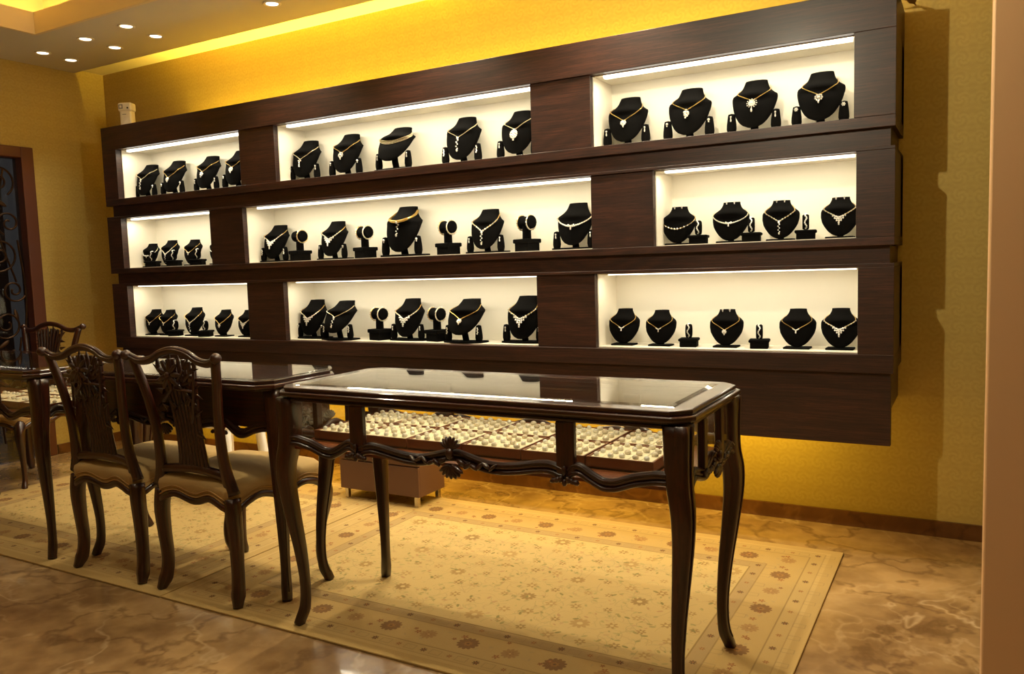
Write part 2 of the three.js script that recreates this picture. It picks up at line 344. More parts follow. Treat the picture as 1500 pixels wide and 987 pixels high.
for (const [x, z] of [[-0.98, 2.8], [-3.2, 2.45], [-4.5, 2.42], [1.2, 3.4], [-1.2, 4.6], [-3.6, 4.6]]) downlight(x, z, 'round recessed downlight in the ceiling over the customer side', 'downlights over the customer side', 1.0, LIGHT.down.power * 0.7);
{
  const t = thing('pendant_lamp', 'small glass pendant lamp hanging over the glass table', 'lamp', [-0.92, 2.42, 2.05]);
  part('cord', loft([V3(0, 0.06, 0), V3(0, YC - 2.42, 0)], () => [0.003, 0.003], { sides: 6, ref: V3(1, 0, 0) }), M.black, t);
  part('canopy', new THREE.CylinderGeometry(0.04, 0.045, 0.02, 20).translate(0, YC - 2.42 - 0.01, 0), M.trim, t);
  part('socket', new THREE.CylinderGeometry(0.014, 0.02, 0.05, 14).translate(0, 0.045, 0), M.steel, t);
  part('bulb', new THREE.SphereGeometry(0.022, 16, 12), M.lamp, t, 'glowing bulb');
  const l = new THREE.PointLight(LIGHT.pendant.color, LIGHT.pendant.power, 0, 2); l.name = 'pendant_light'; l.shadow.radius = 1; t.add(l);
}

// ---------------------------------------------------------------- wall cabinet with nine lit niches
const ZC = 0.437, ZI = 0.392, ZB = 0.158, CXL = -5.3837, CXR = -0.2667;
const ROWS = {
  A: { lum: 1.15, sh: 0.014, b: 1.8142, t: 2.3646, ob: 1.8607, ot: 2.2032, n: [[-5.2328, -4.0194], [-3.7139, -1.934], [-1.6061, -0.4235]] },
  B: { lum: 1.0, sh: 0.010, b: 1.3357, t: 1.7372, ob: 1.3699, ot: 1.7239, n: [[-5.2314, -4.3327], [-4.0254, -1.6148], [-1.2973, -0.4134]] },
  C: { lum: 0.75, sh: 0.005, b: 0.8028, t: 1.2620, ob: 0.8814, ot: 1.2470, n: [[-5.215, -4.0248], [-3.705, -1.9288], [-1.605, -0.405]] },
};
{
  const cab = thing('display_cabinet', 'long dark wood wall cabinet with nine lit display niches', 'cabinet', [0, 0, 0]);
  for (const r of ['A', 'B', 'C']) {
    const R = ROWS[r];
    part('top_rail', bx(CXL, CXR, R.ot, R.t, 0.13, ZC, 0.002), M.wenge, cab);
    part('bottom_rail', bx(CXL, CXR, R.b, R.ob, 0.13, ZC, 0.002), M.wenge, cab);
    const xs = [CXL, ...R.n.flat(), CXR];
    for (let i = 0; i < 4; i++) {
      const end = i === 0 || i === 3;
      part(end ? 'end_panel' : 'dividing_panel', bx(xs[2 * i], xs[2 * i + 1], R.ob, R.ot, end ? (i ? 0.0 : 0.13) : 0.13, end ? ZC : ZC - 0.012, 0.002), M.wenge, cab);
    }
    part('end_cap', bx(CXR - 0.02, CXR, R.b, R.t, 0, 0.13), M.wenge, cab);
    part('back_board', bx(CXL, CXR, R.b, R.t, 0.13, 0.15), M.wenge, cab);
    R.n.forEach(([a, b], i) => {
      const e = 0.004;
      const L = part('niche_lining', merge([bx(a, b, R.ob, R.ob + e, ZB, ZI), bx(a, b, R.ot - e, R.ot, ZB, ZI), bx(a, a + e, R.ob + e, R.ot - e, ZB, ZI), bx(b - e, b, R.ob + e, R.ot - e, ZB, ZI), bx(a, b, R.ob, R.ot, 0.15, ZB)]), M.lining, cab, 'cream white niche lining');
      const s0 = a + (b - a) * 0.03 + 0.02, s1 = b - 0.012, ty = R.ot - e;
      part('light_strip', bx(s0, s1, ty - R.sh, ty, 0.364, 0.390, 0.002), M.glow, L, 'glowing white strip light');
      const l = new THREE.RectAreaLight(LIGHT.niche.color, LIGHT.niche.power * R.lum, s1 - s0, 0.022); l.name = 'niche_light';
      l.position.set((s0 + s1) / 2, ty - R.sh - 0.003, 0.376); l.lookAt(l.position.x, ty - 0.5, 0.376 - 0.06); cab.add(l);
    });
  }
  for (const [y0, y1] of [[1.7372, 1.8142], [1.2620, 1.3357]]) part('recessed_band', bx(-5.335, -0.286, y0, y1, 0, ZC - 0.022), M.wenge, cab);
  part('base_box', bx(-5.335, -0.279, 0.645, 0.8028, 0, 0.39), M.wenge, cab);
  part('base_fascia', bx(-5.335, -0.276, 0.494, 0.8028, 0.39, ZC - 0.014, 0.004), M.wenge, cab);
  // hidden light strips behind the cabinet: up the wall and down below the base
  const strip = (y, z, x0, x1, upw, L, w, tilt) => {
    part('cove_strip', bx(x0, x1, y - 0.004, y + 0.004, z - w / 2, z + w / 2), M.led, cab, 'warm yellow light strip');
    const l = new THREE.RectAreaLight(L.color, L.power, x1 - x0, w); l.name = 'cove_light'; l.position.set((x0 + x1) / 2, y + (upw ? 0.008 : -0.008), z); l.lookAt(l.position.x, l.position.y + (upw ? 1 : -1), z - tilt); cab.add(l);
  };
  part('cove_shelf', bx(CXL + 0.05, CXR - 0.02, 1.99, 2.01, 0, 0.13), M.wenge, cab);
  part('cove_end', bx(-4.92, -4.9, 2.01, 2.3646, 0, 0.13), M.wenge, cab);
  strip(2.016, 0.068, -4.8, -0.75, true, LIGHT.cove, 0.02, 0.35);
  strip(0.638, 0.25, -5.2, -0.62, false, LIGHT.under, 0.03, 0.45);
}

// ---------------------------------------------------------------- rugs
function rug(name, label, x0, x1, z0, z1, tex, flip) {
  const g = bx(x0, x1, 0, 0.009, z0, z1, 0.003), p = g.attributes.position, uv = g.attributes.uv;
  for (let i = 0; i < p.count; i++) { let u = (p.getX(i) - x0) / (x1 - x0); if (flip) u = 1 - u; uv.setXY(i, u, 1 - (p.getZ(i) - z0) / (z1 - z0)); }
  single(name, g, std({ map: tex, color: '#eae0c8', roughness: 0.97, bumpMap: texPile, bumpScale: 0.0012 }), label, 'rug');
}
const texRug = rugTexture(2.385, 1.63, 77);
rug('rug', 'beige floral rug under the glass table, ending beside the marble floor', -2.842, -0.457, 0.42, 2.05, texRug, false);
rug('rug', 'beige floral rug under the tables beside the iron-scroll door', -5.18, -2.85, 0.42, 2.05, texRug, true);

// ---------------------------------------------------------------- carved tables
function cant(x0, x1, z0, z1, c) {      // rectangle with hollow canted corners, as a shape in x, -z
  const s = new THREE.Shape();
  s.moveTo(x0 + c, -z1); s.lineTo(x1 - c, -z1); s.quadraticCurveTo(x1 - c * 0.45, -z1 + c * 0.42, x1, -z1 + c);
  s.lineTo(x1, -z0 - c); s.quadraticCurveTo(x1 - c * 0.45, -z0 - c * 0.42, x1 - c, -z0); s.lineTo(x0 + c, -z0); s.quadraticCurveTo(x0 + c * 0.45, -z0 - c * 0.42, x0, -z0 - c);
  s.lineTo(x0, -z1 + c); s.quadraticCurveTo(x0 + c * 0.45, -z1 + c * 0.42, x0 + c, -z1);
  return s;
}
function slab(shape, y, d, bev) {
  const g = new THREE.ExtrudeGeometry(shape, { depth: d - 2 * bev, bevelEnabled: bev > 0, bevelThickness: bev, bevelSize: bev, bevelOffset: -bev, bevelSegments: 3, curveSegments: 5 });
  g.rotateX(-Math.PI / 2); g.translate(0, y + bev, 0); return uvBox(g);
}
// underside wave of the apron between two uprights, t in 0..1: rises at both ends and sags between them
const waveEnd = [[0, 0.712], [0.1, 0.712], [0.3, 0.70], [0.5, 0.678], [0.62, 0.676], [0.75, 0.695], [0.86, 0.716], [0.93, 0.714], [1, 0.69]];
const waveMid = [[0, 0.69], [0.05, 0.714], [0.12, 0.709], [0.22, 0.694], [0.30, 0.688], [0.36, 0.692], [0.43, 0.708], [0.5, 0.722], [0.57, 0.708], [0.64, 0.692], [0.70, 0.688], [0.78, 0.694], [0.88, 0.709], [0.95, 0.714], [1, 0.69]];
const smooth = (tab, t) => { let s = 0; for (let k = -3; k <= 3; k++) s += lerpTable(tab, clamp01(t + k * 0.012)); return s / 7; };
const along = (ax, x, off, y) => ax === 'x' ? V3(x, y, off) : V3(off, y, x);
function apronMoulding(ax, off, out, a, b, tab) {
  const n = 40, hi = [], lo = [], bd = [];
  for (let i = 0; i <= n; i++) { const t = i / n, y = smooth(tab, t), x = a + (b - a) * t; hi.push(along(ax, x, off, y - 0.008)); lo.push(along(ax, x, off + out * 0.006, y - 0.026)); bd.push(along(ax, x, off + out * 0.012, y - 0.002)); }
  const ref = V3(0, 1, 0);
  return merge([loft(hi, () => [0.014, 0.011], { sides: 8, ref }), loft(lo, () => [0.008, 0.01], { sides: 8, ref }), loft(bd, () => [0.0035, 0.0035], { sides: 6, ref })]);
}
function shellCarving(ax, off, out, x, y, s = 1) {           // fan shell with leaves either side
  const L = [], at = (dx, dy, dz, a, b, c, rz) => { const g = ellipsoid(0, 0, 0, a * s, b * s, c * s, 7, [0, 0, rz]); g.translate(dx * s, dy * s, dz * s); L.push(g); };
  for (let i = -3; i <= 3; i++) { const a = i * 0.36; at(Math.sin(a) * 0.018, 0.022 + Math.cos(a) * 0.018, 0.012, 0.006, 0.02, 0.009, -a); }
  at(0, 0.012, 0.018, 0.013, 0.016, 0.012, 0);
  for (let i = -3; i <= 3; i++) { const a = i * 0.34; at(Math.sin(a) * 0.024, -0.02 - Math.cos(a) * 0.02, 0.012, 0.007, 0.022, 0.009, a); }
  for (const q of [-1, 1]) for (let i = 0; i < 6; i++) at(q * (0.03 + i * 0.02), -0.012 - 0.006 * Math.sin(i * 1.1) - i * 0.002, 0.008, 0.017, 0.008 - i * 0.0006, 0.008, q * (i % 2 ? 0.7 : -0.5));
  const g = merge(L);
  if (ax === 'z') g.rotateY(out > 0 ? Math.PI / 2 : -Math.PI / 2); else if (out < 0) g.rotateY(Math.PI);
  g.translate(ax === 'x' ? x : off, y, ax === 'x' ? off : x); return g;
}
function scrollCarving(ax, off, out, x, y) {                 // small leaf scrolls at the foot of an upright
  const L = [];
  for (let i = -3; i <= 3; i++) { const g = ellipsoid(i * 0.012, -0.01 + Math.abs(i) * -0.003 + (i === 0 ? -0.012 : 0), 0.01, 0.009, 0.012, 0.009, 7, [0, 0, i * 0.4]); L.push(g); }
  L.push(ellipsoid(0, 0.012, 0.01, 0.008, 0.016, 0.008, 7));
  const g = merge(L);
  if (ax === 'z') g.rotateY(out > 0 ? Math.PI / 2 : -Math.PI / 2); else if (out < 0) g.rotateY(Math.PI);
  g.translate(ax === 'x' ? x : off, y, ax === 'x' ? off : x); return g;
}
const legPath = curve([[0, 0.847, 0], [0, 0.74, 0], [0.004, 0.68, 0], [0.02, 0.61, 0], [0.022, 0.54, 0], [0.008, 0.42, 0], [-0.012, 0.28, 0], [-0.022, 0.15, 0], [-0.016, 0.06, 0], [0.0, 0.02, 0], [0.008, 0.0, 0]], 34);
const legRad = [[0, 0.017], [0.02, 0.018], [0.05, 0.0185], [0.1, 0.0165], [0.18, 0.017], [0.35, 0.0225], [0.5, 0.028], [0.6, 0.032], [0.68, 0.035], [0.847, 0.04]];
function tableLeg(sx, sz) {
  const dx = sx * 0.7071, dz = sz * 0.7071;
  const path = legPath.map(p => V3(p.x * dx, p.y, p.x * dz));
  return loft(path, i => { const r = lerpTable(legRad, path[i].y); return [r, r]; }, { sides: 16, n: 3.6, ref: V3(0, 0, 1) });
}
function legLine(sx, sz) {   // raised bead down the corner of a leg
  const dx = sx * 0.7071, dz = sz * 0.7071;
  const path = legPath.slice(0, 30).map(p => { const r = lerpTable(legRad, p.y) * 1.08; return V3(p.x * dx + sx * r * 0.98, p.y, p.x * dz + sz * r * 0.3); });
  return loft(path, () => [0.003, 0.003], { sides: 6 });
}
function bevelGlass(x0, x1, z0, z1, y, h, b) {
  const P = [[x0, y, z0], [x1, y, z0], [x1, y, z1], [x0, y, z1], [x0 + b, y + h, z0 + b], [x1 - b, y + h, z0 + b], [x1 - b, y + h, z1 - b], [x0 + b, y + h, z1 - b]];
  const F = [[4, 7, 6, 5], [3, 2, 6, 7], [1, 0, 4, 5], [2, 1, 5, 6], [0, 3, 7, 4], [0, 1, 2, 3]], pos = [];
  for (const [a, c, d, e] of F) for (const k of [a, c, d, a, d, e]) pos.push(...P[k]);
  const g = new THREE.BufferGeometry(); g.setAttribute('position', new THREE.Float32BufferAttribute(pos, 3)); g.computeVertexNormals(); return uvBox(g);
}
const HT = 0.888;
function carvedTable(label, x0, x1, z0, z1, opt) {
  const cx = (x0 + x1) / 2, cz = (z0 + z1) / 2, hx = (x1 - x0) / 2, hz = (z1 - z0) / 2;
  const t = thing(opt.name, label, 'table', [cx, 0.009, cz]);
  // top: upper slab with a hole for the glass, stepped moulding below
  const s1 = cant(-hx + 0.012, hx - 0.012, -hz + 0.012, hz - 0.012, 0.05), s2 = cant(-hx, hx, -hz, hz, 0.052), s3 = cant(-hx + 0.02, hx - 0.02, -hz + 0.02, hz - 0.02, 0.05);
  const inset = opt.inset;
  const hole = () => new THREE.Path([[-hx + inset, -hz + inset], [-hx + inset, hz - inset], [hx - inset, hz - inset], [hx - inset, -hz + inset]].map(p => new THREE.Vector2(...p)));
  if (!opt.solid) for (const s of [s1, s2, s3]) s.holes.push(hole());
  part('top_frame', merge([slab(s1, HT - 0.016, 0.016, 0.005), slab(s2, HT - 0.032, 0.017, 0.006), slab(s3, HT - 0.042, 0.012, 0.003)]), M.top, t);
  if (opt.solid) part('glass_top', slab(cant(-hx + 0.006, hx - 0.006, -hz + 0.006, hz - 0.006, 0.05), HT, 0.007, 0.003), M.glass, t, 'clear glass sheet on the wooden top');
  else part('glass_top', bevelGlass(-hx + inset - 0.012, hx - inset + 0.012, -hz + inset - 0.012, hz - inset + 0.012, HT - 0.0005, 0.005, 0.02), M.glass, t, 'bevelled glass pane of the top');
  const lx = hx - 0.048, lz = hz - opt.legIn;
  for (const sx of [-1, 1]) for (const sz of [-1, 1]) {
    const leg = part('leg', tableLeg(sx, sz), M.mahog, t); leg.position.set(sx * lx, 0, sz * lz);
    part('bead', legLine(sx, sz), M.mahog, leg);
  }
  // rail under the top and the four sides
  const fx = lx - 0.036, fz = lz - 0.036;
  const yT = 0.838, yB = 0.692;
  for (const out of [1, -1]) {
    const off = out * (lz + 0.018);
    part('top_rail', bx(-fx, fx, yT, 0.848, off - 0.012, off + 0.012, 0.003), M.mahog, t);
    const px = fx * opt.postAt;
    if (opt.solid) part('apron_panel', bx(-fx, fx, yB, yT, off - 0.01, off + 0.006), M.mahog, t);
    else {
      for (const s of [-1, 1]) part('upright', bx(s * px - 0.03, s * px + 0.03, yB - 0.012, yT, off - 0.011, off + 0.013, 0.006, true), M.mahog, t);
      for (const [a, b] of [[-fx, -px - 0.03], [-px + 0.03, px - 0.03], [px + 0.03, fx]]) {
        part('glass_pane', bx(a, b, yB, yT, off - 0.003, off + 0.001), M.glass, t);
      }
    }
    part('apron_moulding', merge([apronMoulding('x', off, out, -fx - 0.01, -px, waveEnd), apronMoulding('x', off, out, px, -px, waveMid), apronMoulding('x', off, out, fx + 0.01, px, waveEnd)]), M.mahog, t);
    part('shell_carving', shellCarving('x', off + out * 0.01, out, 0, 0.70, 1.15), M.mahog, t);
    for (const s of [-1, 1]) part('scroll_carving', scrollCarving('x', off + out * 0.008, out, s * px, 0.682), M.mahog, t);
  }
  for (const out of [1, -1]) {
    const off = out * (lx + 0.018);
    part('top_rail', bx(off - 0.012, off + 0.012, yT, 0.848, -fz, fz, 0.003), M.mahog, t);
    if (opt.solid) part('apron_panel', bx(off - 0.008, off + 0.008, yB, yT, -fz, fz), M.mahog, t);
    else {
      for (const s of [-1, 1]) part('upright', bx(off - 0.011, off + 0.013, yB - 0.01, yT, s * fz * 0.42 - 0.016, s * fz * 0.42 + 0.016, 0.005, true), M.mahog, t);
      for (const [a, b] of [[-fz, -fz * 0.42 - 0.016], [-fz * 0.42 + 0.016, fz * 0.42 - 0.016], [fz * 0.42 + 0.016, fz]]) part('glass_pane', bx(off - 0.002, off + 0.002, yB, yT, a, b), M.glass, t);
    }
    part('apron_moulding', apronMoulding('z', off, out, -fz - 0.01, fz + 0.01, waveMid), M.mahog, t);
    part('shell_carving', shellCarving('z', off + out * 0.01, out, 0, 0.70, 0.95), M.mahog, t);
  }
  if (!opt.solid) part('case_floor', bx(-lx - 0.012, lx + 0.012, 0.662, 0.672, -lz - 0.012, lz + 0.012), M.trayWood, t);
  return t;
}
carvedTable('glass-topped carved wood showcase table full of ring trays, at the pillar end', -2.175, -0.634, 1.445, 2.035, { name: 'showcase_table', inset: 0.075, legIn: 0.045, postAt: 0.57 });
carvedTable('carved wood table with solid apron behind the two chairs', -3.60, -2.285, 1.52, 1.955, { name: 'carved_table', inset: 0.07, legIn: 0.1, postAt: 0.56, solid: true });
carvedTable('carved wood showcase table standing nearest the iron-scroll door', -5.19, -3.66, 1.40, 2.045, { name: 'showcase_table', inset: 0.075, legIn: 0.068, postAt: 0.57 });

// ---------------------------------------------------------------- ring trays and rings
const ORD = ['first', 'second', 'third', 'fourth', 'fifth', 'sixth', 'seventh', 'eighth', 'ninth'];
function colored(g, c) { const q = g.index ? g.toNonIndexed() : g; const a = new Float32Array(q.attributes.position.count * 3); for (let i = 0; i < a.length; i += 3) { a[i] = c[0]; a[i + 1] = c[1]; a[i + 2] = c[2]; } q.setAttribute('color', new THREE.BufferAttribute(a, 3)); q.deleteAttribute('uv'); return q; }
function ringGeo(r, gem, tint) {
  const band = new THREE.TorusGeometry(0.0075, 0.0016, 5, 12); band.translate(0, -0.001, 0);
  const st = new THREE.IcosahedronGeometry(r, 1); st.scale(1, gem, 1); st.translate(0, 0.0065 + r * 0.3, 0);
  return mergeGeometries([colored(band, [0.85, 0.62, 0.28]), colored(st, tint)], false);
}
const ringGeos = [ringGeo(0.0115, 0.8, [0.80, 0.72, 0.58]), ringGeo(0.0098, 0.9, [0.85, 0.80, 0.70]), ringGeo(0.0105, 0.75, [0.70, 0.60, 0.46]), ringGeo(0.0088, 0.95, [0.86, 0.83, 0.78])];
seed = 4242;
function ringTray(x0, x1, z0, z1, label, ringLabel, cols, rows, group, y0) {
  const w = x1 - x0 - 0.006, d = z1 - z0 - 0.006, h = 0.036;
  const t = thing('ring_tray', label, 'tray', [(x0 + x1) / 2, y0, (z0 + z1) / 2], 0, 'ring trays');
  const e = 0.006;
  part('frame', merge([bx(-w / 2, w / 2, 0, 0.006, -d / 2, d / 2), bx(-w / 2, w / 2, 0, h, -d / 2, -d / 2 + e), bx(-w / 2, w / 2, 0, h, d / 2 - e, d / 2), bx(-w / 2, -w / 2 + e, 0, h, -d / 2 + e, d / 2 - e), bx(w / 2 - e, w / 2, 0, h, -d / 2 + e, d / 2 - e)]), M.trayWood, t);
  for (let i = 0; i < cols; i++) { const a = -w / 2 + e + (w - 2 * e) * i / cols, b = a + (w - 2 * e) / cols; part('pad_strip', bx(a + 0.0008, b - 0.0008, 0.006, h - 0.002, -d / 2 + e, d / 2 - e, 0.004), M.pad, t); }
  for (let i = 0; i < cols; i++) for (let j = 0; j < rows; j++) {
    const x = t.position.x - w / 2 + e + (w - 2 * e) * (i + 0.5) / cols + rr(-0.004, 0.004), z = t.position.z - d / 2 + e + (d - 2 * e) * (j + 0.5) / rows + rr(-0.005, 0.005);
    const m = single('ring', ringGeos[Math.floor(rnd() * 4)], M.ring, ringLabel, 'ring', [x, y0 + h - 0.006, z], rr(-0.5, 0.5), group);
    m.rotation.x = rr(-0.15, 0.15);
  }
}
const TX = [-2.12, -1.9, -1.68, -1.455, -1.231, -1.007, -0.787];
for (const [row, z0, z1] of [['front', 1.692, 1.896], ['back', 1.483, 1.687]]) for (let i = 0; i < 6; i++)
  ringTray(TX[i] + (i === 0 ? 0.012 : 0), TX[i + 1], z0, z1, `cream ring tray, ${ORD[i]} from chair end, ${row} row of the rug-edge showcase`, `gem ring in the ${ORD[i]} tray from chair end, ${row} row, rug-edge showcase`, 5, 4, `rings in ${row} tray ${i + 1}`, 0.682);
for (const [row, z0, z1] of [['front', 1.69, 1.91], ['back', 1.464, 1.685]]) for (let i = 0; i < 3; i++)
  ringTray(-4.45 + i * 0.223, -4.45 + (i + 1) * 0.223, z0, z1, `cream ring tray, ${ORD[2 - i]} from chair end, ${row} row of the door-side showcase`, `gem ring in the ${ORD[2 - i]} tray from chair end, ${row} row, door-side showcase`, 5, 2, `rings in door-side ${row} tray ${i + 1}`, 0.682);

// ---------------------------------------------------------------- carved chairs (face -z)
function seatEdge(t) {              // outline of the seat, t in 0..1 around, starting at the back left
  const P = [[-0.205, 0.225], [0.205, 0.225], [0.268, -0.20], [0.235, -0.252], [0, -0.275], [-0.235, -0.252], [-0.268, -0.20]];
  return P;
}
const seatCurve = new THREE.CatmullRomCurve3([[-0.19, 0.228], [0, 0.215], [0.19, 0.228], [0.218, 0.205], [0.24, 0.02], [0.266, -0.18], [0.245, -0.245], [0.12, -0.268], [0, -0.275], [-0.12, -0.268], [-0.245, -0.245], [-0.266, -0.18], [-0.24, 0.02], [-0.218, 0.205]].map(p => V3(p[0], 0, p[1])), true, 'centripetal');
const SN = 96, seatPts = seatCurve.getSpacedPoints(SN).slice(0, SN);
function seatDrop(p) {              // lower edge of the upholstery: dips at mid side, lifts next to the corners
  let u; const ax = Math.abs(p.x);
  if (p.z > 0.19) u = ax / 0.21; else if (p.z < -0.235) u = ax / 0.25; else u = Math.abs((p.z + 0.02) / 0.22);
  return 0.418 - 0.012 * Math.cos(u * Math.PI * 2) + (u > 0.8 ? 0.012 * (1 - (u - 0.8) * 5) - 0.012 : 0);
}
function seatGeo() {
  const rings = [[0.0, 0], [0.03, 1], [0.047, 2], [0.062, 3]], pos = [], idx = [], uv = [];
  const levels = [p => [p.x * 0.985, seatDrop(p), p.z * 0.985], p => [p.x, seatDrop(p) + 0.012, p.z], p => [p.x * 1.012, 0.452, p.z * 1.012], p => [p.x * 1.0, 0.470, p.z * 1.0], p => [p.x * 0.94, 0.487, p.z * 0.94], p => [p.x * 0.75, 0.500, p.z * 0.75], p => [p.x * 0.4, 0.508, p.z * 0.4], p => [0, 0.510, 0]];
  levels.forEach((f, k) => seatPts.forEach((p, i) => { const q = f(p); pos.push(...q); uv.push(q[0], q[2] + (k < 3 ? k * 0.03 : 0)); }));
  for (let k = 0; k < levels.length - 1; k++) for (let i = 0; i < SN; i++) { const a = k * SN + i, b = k * SN + (i + 1) % SN, c = a + SN, d = b + SN; idx.push(a, c, b, b, c, d); }
  const g = new THREE.BufferGeometry(); g.setAttribute('position', new THREE.Float32BufferAttribute(pos, 3)); g.setAttribute('uv', new THREE.Float32BufferAttribute(uv, 2)); g.setIndex(idx); g.computeVertexNormals(); return g;
}
function makeChair(label, pos, turn) {
  const t = thing('dining_chair', label, 'chair', pos, turn, 'carved chairs at the tables');
  const seat = part('seat', seatGeo(), M.fabric, t, 'tan upholstered seat');
  part('piping', loft(seatPts.map(p => V3(p.x * 1.004, seatDrop(p) + 0.006, p.z * 1.004)), () => [0.004, 0.004], { sides: 6, ref: V3(0, 1, 0), closed: true }), M.gimp, seat);
  part('piping', loft(seatPts.map(p => V3(p.x * 1.012, seatDrop(p) + 0.021, p.z * 1.012)), () => [0.0025, 0.0025], { sides: 6, ref: V3(0, 1, 0), closed: true }), M.gimp, seat);
  part('seat_rail', loft(seatPts.map(p => V3(p.x * 0.985, seatDrop(p) - 0.012, p.z * 0.985)), () => [0.014, 0.012], { sides: 8, n: 3, ref: V3(0, 1, 0), closed: true }), M.mahog, t);
  for (const s of [-1, 1]) {
    const f = curve([[s * 0.235, 0.425, -0.222], [s * 0.258, 0.38, -0.248], [s * 0.264, 0.33, -0.254], [s * 0.250, 0.22, -0.238], [s * 0.236, 0.11, -0.222], [s * 0.236, 0.05, -0.224], [s * 0.246, 0.015, -0.236], [s * 0.252, 0, -0.242]], 22);
    const fr = [[0, 0.014], [0.02, 0.017], [0.06, 0.0135], [0.2, 0.016], [0.33, 0.025], [0.4, 0.029], [0.43, 0.026]];
    part('leg', loft(f, i => { const r = lerpTable(fr, f[i].y); return [r, r]; }, { sides: 12, n: 2.8 }), M.mahog, t);
    const b = curve([[s * 0.202, 0.425, 0.203], [s * 0.212, 0.35, 0.208], [s * 0.212, 0.24, 0.204], [s * 0.207, 0.13, 0.2], [s * 0.212, 0.06, 0.208], [s * 0.222, 0.02, 0.222], [s * 0.228, 0, 0.23]], 20);
    const br = [[0, 0.016], [0.02, 0.02], [0.045, 0.026], [0.06, 0.0235], [0.12, 0.0225], [0.22, 0.024], [0.34, 0.028], [0.43, 0.03]];
    part('leg', loft(b, i => { const r = lerpTable(br, b[i].y); return [r, r]; }, { sides: 12, n: 3.2 }), M.mahog, t);
    const q = curve([[s * 0.214, 0.44, 0.206], [s * 0.197, 0.5, 0.21], [s * 0.186, 0.58, 0.218], [s * 0.186, 0.68, 0.227], [s * 0.2, 0.79, 0.241], [s * 0.222, 0.89, 0.257], [s * 0.243, 0.975, 0.274]], 24);
    part('back_post', loft(q, (i, k) => [0.018 - 0.003 * k, 0.033 - 0.014 * Math.sin(Math.min(1, k * 1.5) * 1.57)], { sides: 12, n: 2.8 }), M.mahog, t);
  }
  const crest = curve([[-0.262, 0.986, 0.284], [-0.24, 0.975, 0.277], [-0.2, 0.962, 0.272], [-0.14, 0.968, 0.268], [-0.08, 0.994, 0.266], [0, 1.008, 0.265], [0.08, 0.994, 0.266], [0.14, 0.968, 0.268], [0.2, 0.962, 0.272], [0.24, 0.975, 0.277], [0.262, 0.986, 0.284]], 44);
  const cr = part('crest_rail', merge([loft(crest, (i, k) => [0.012, 0.0165], { sides: 12, ref: V3(0, 0, 1) }), ellipsoid(-0.262, 0.985, 0.288, 0.02, 0.021, 0.022, 12), ellipsoid(0.262, 0.985, 0.288, 0.02, 0.021, 0.022, 12)]), M.mahog, t);
  part('crest_bead', loft(crest.map(p => V3(p.x, p.y + 0.004, p.z + 0.012)), () => [0.003, 0.003], { sides: 6 }), M.mahog, cr);
  // shoe rail and splat of reeds fanning out to the crest
  part('back_shoe', loft(curve([[-0.185, 0.512, 0.208], [-0.09, 0.522, 0.203], [0, 0.526, 0.2], [0.09, 0.522, 0.203], [0.185, 0.512, 0.208]], 20), () => [0.018, 0.018], { sides: 10, n: 2.6, ref: V3(0, 0, 1) }), M.mahog, t);
  for (let i = 0; i < 8; i++) {
    const u = (i - 3.5) / 3.5, a = u * 0.078, b = u * 0.066, top = u * 0.108;
    const q = curve([[a, 0.52, 0.204], [b, 0.64, 0.214], [u * 0.07, 0.76, 0.228], [u * 0.084, 0.86, 0.244], [top, 0.955 + (1 - u * u) * 0.02, 0.262]], 16);
    part('splat_reed', loft(q, (j, k) => [0.0085, 0.0115 - 0.003 * k], { sides: 8 }), M.mahog, t);
  }
  // carved blossom, crossing stems and pointed leaves
  const pet = [];
  for (let i = 0; i < 9; i++) { const a = i / 9 * 6.283; pet.push(ellipsoid(-0.03 + Math.cos(a) * 0.036, 0.912 + Math.sin(a) * 0.036, 0.273, 0.032, 0.011, 0.009, 7, [0, 0, a])); }
  pet.push(ellipsoid(-0.03, 0.912, 0.278, 0.014, 0.012, 0.009, 8));
  part('carved_blossom', merge(pet), M.mahog, t);
  for (const [x0, y0, x1, y1] of [[-0.1, 0.8, 0.05, 0.93], [0.09, 0.79, -0.02, 0.9], [-0.09, 0.86, 0.1, 0.85], [0.06, 0.72, 0.11, 0.93]])
    part('carved_stem', loft(curve([[x0, y0, 0.25], [(x0 + x1) / 2 + 0.01, (y0 + y1) / 2, 0.264], [x1, y1, 0.268]], 10), () => [0.006, 0.006], { sides: 7 }), M.mahog, t);
  for (const [x, y, a, s] of [[0.085, 0.83, -0.25, 1.25], [0.088, 0.862, 0.35, 0.9], [0.078, 0.755, 0.5, 0.9], [0.075, 0.675, -0.5, 1], [-0.1, 0.84, 2.9, 1], [-0.085, 0.77, 2.7, 0.9], [0.05, 0.9, 0.6, 1.1], [0.09, 0.93, 0.2, 1], [-0.1, 0.93, 2.6, 1], [0.01, 0.85, 1.2, 0.8], [0.06, 0.945, 1.1, 1.1], [0.085, 0.9, -0.2, 1.2], [0.03, 0.87, 0.3, 1.2], [-0.06, 0.85, 2, 1.2], [-0.09, 0.89, 3.3, 1.1], [-0.1, 0.955, 1.8, 1], [0.105, 0.955, 0.9, 0.9], [0.0, 0.8, 1.9, 1.1], [0.04, 0.8, 0.8, 1.1], [-0.04, 0.78, 2.4, 1.1], [0.055, 0.835, 0.1, 1.1], [-0.03, 0.965, 1.4, 0.9], [0.025, 0.96, 1.7, 0.9]]) {
    const c = new THREE.ConeGeometry(0.013 * s, 0.05 * s, 6); c.translate(0, 0.02, 0); c.scale(1, 1, 0.6); c.rotateZ(a - Math.PI / 2); c.translate(x, y, 0.232 + (y - 0.7) * 0.13);
    part('carved_leaf', c, M.mahog, t);
  }
  return t;
}
makeChair('carved dark wood chair drawn up to the solid table, beside the showcase', [-2.68, 0.009, 1.768], 0);
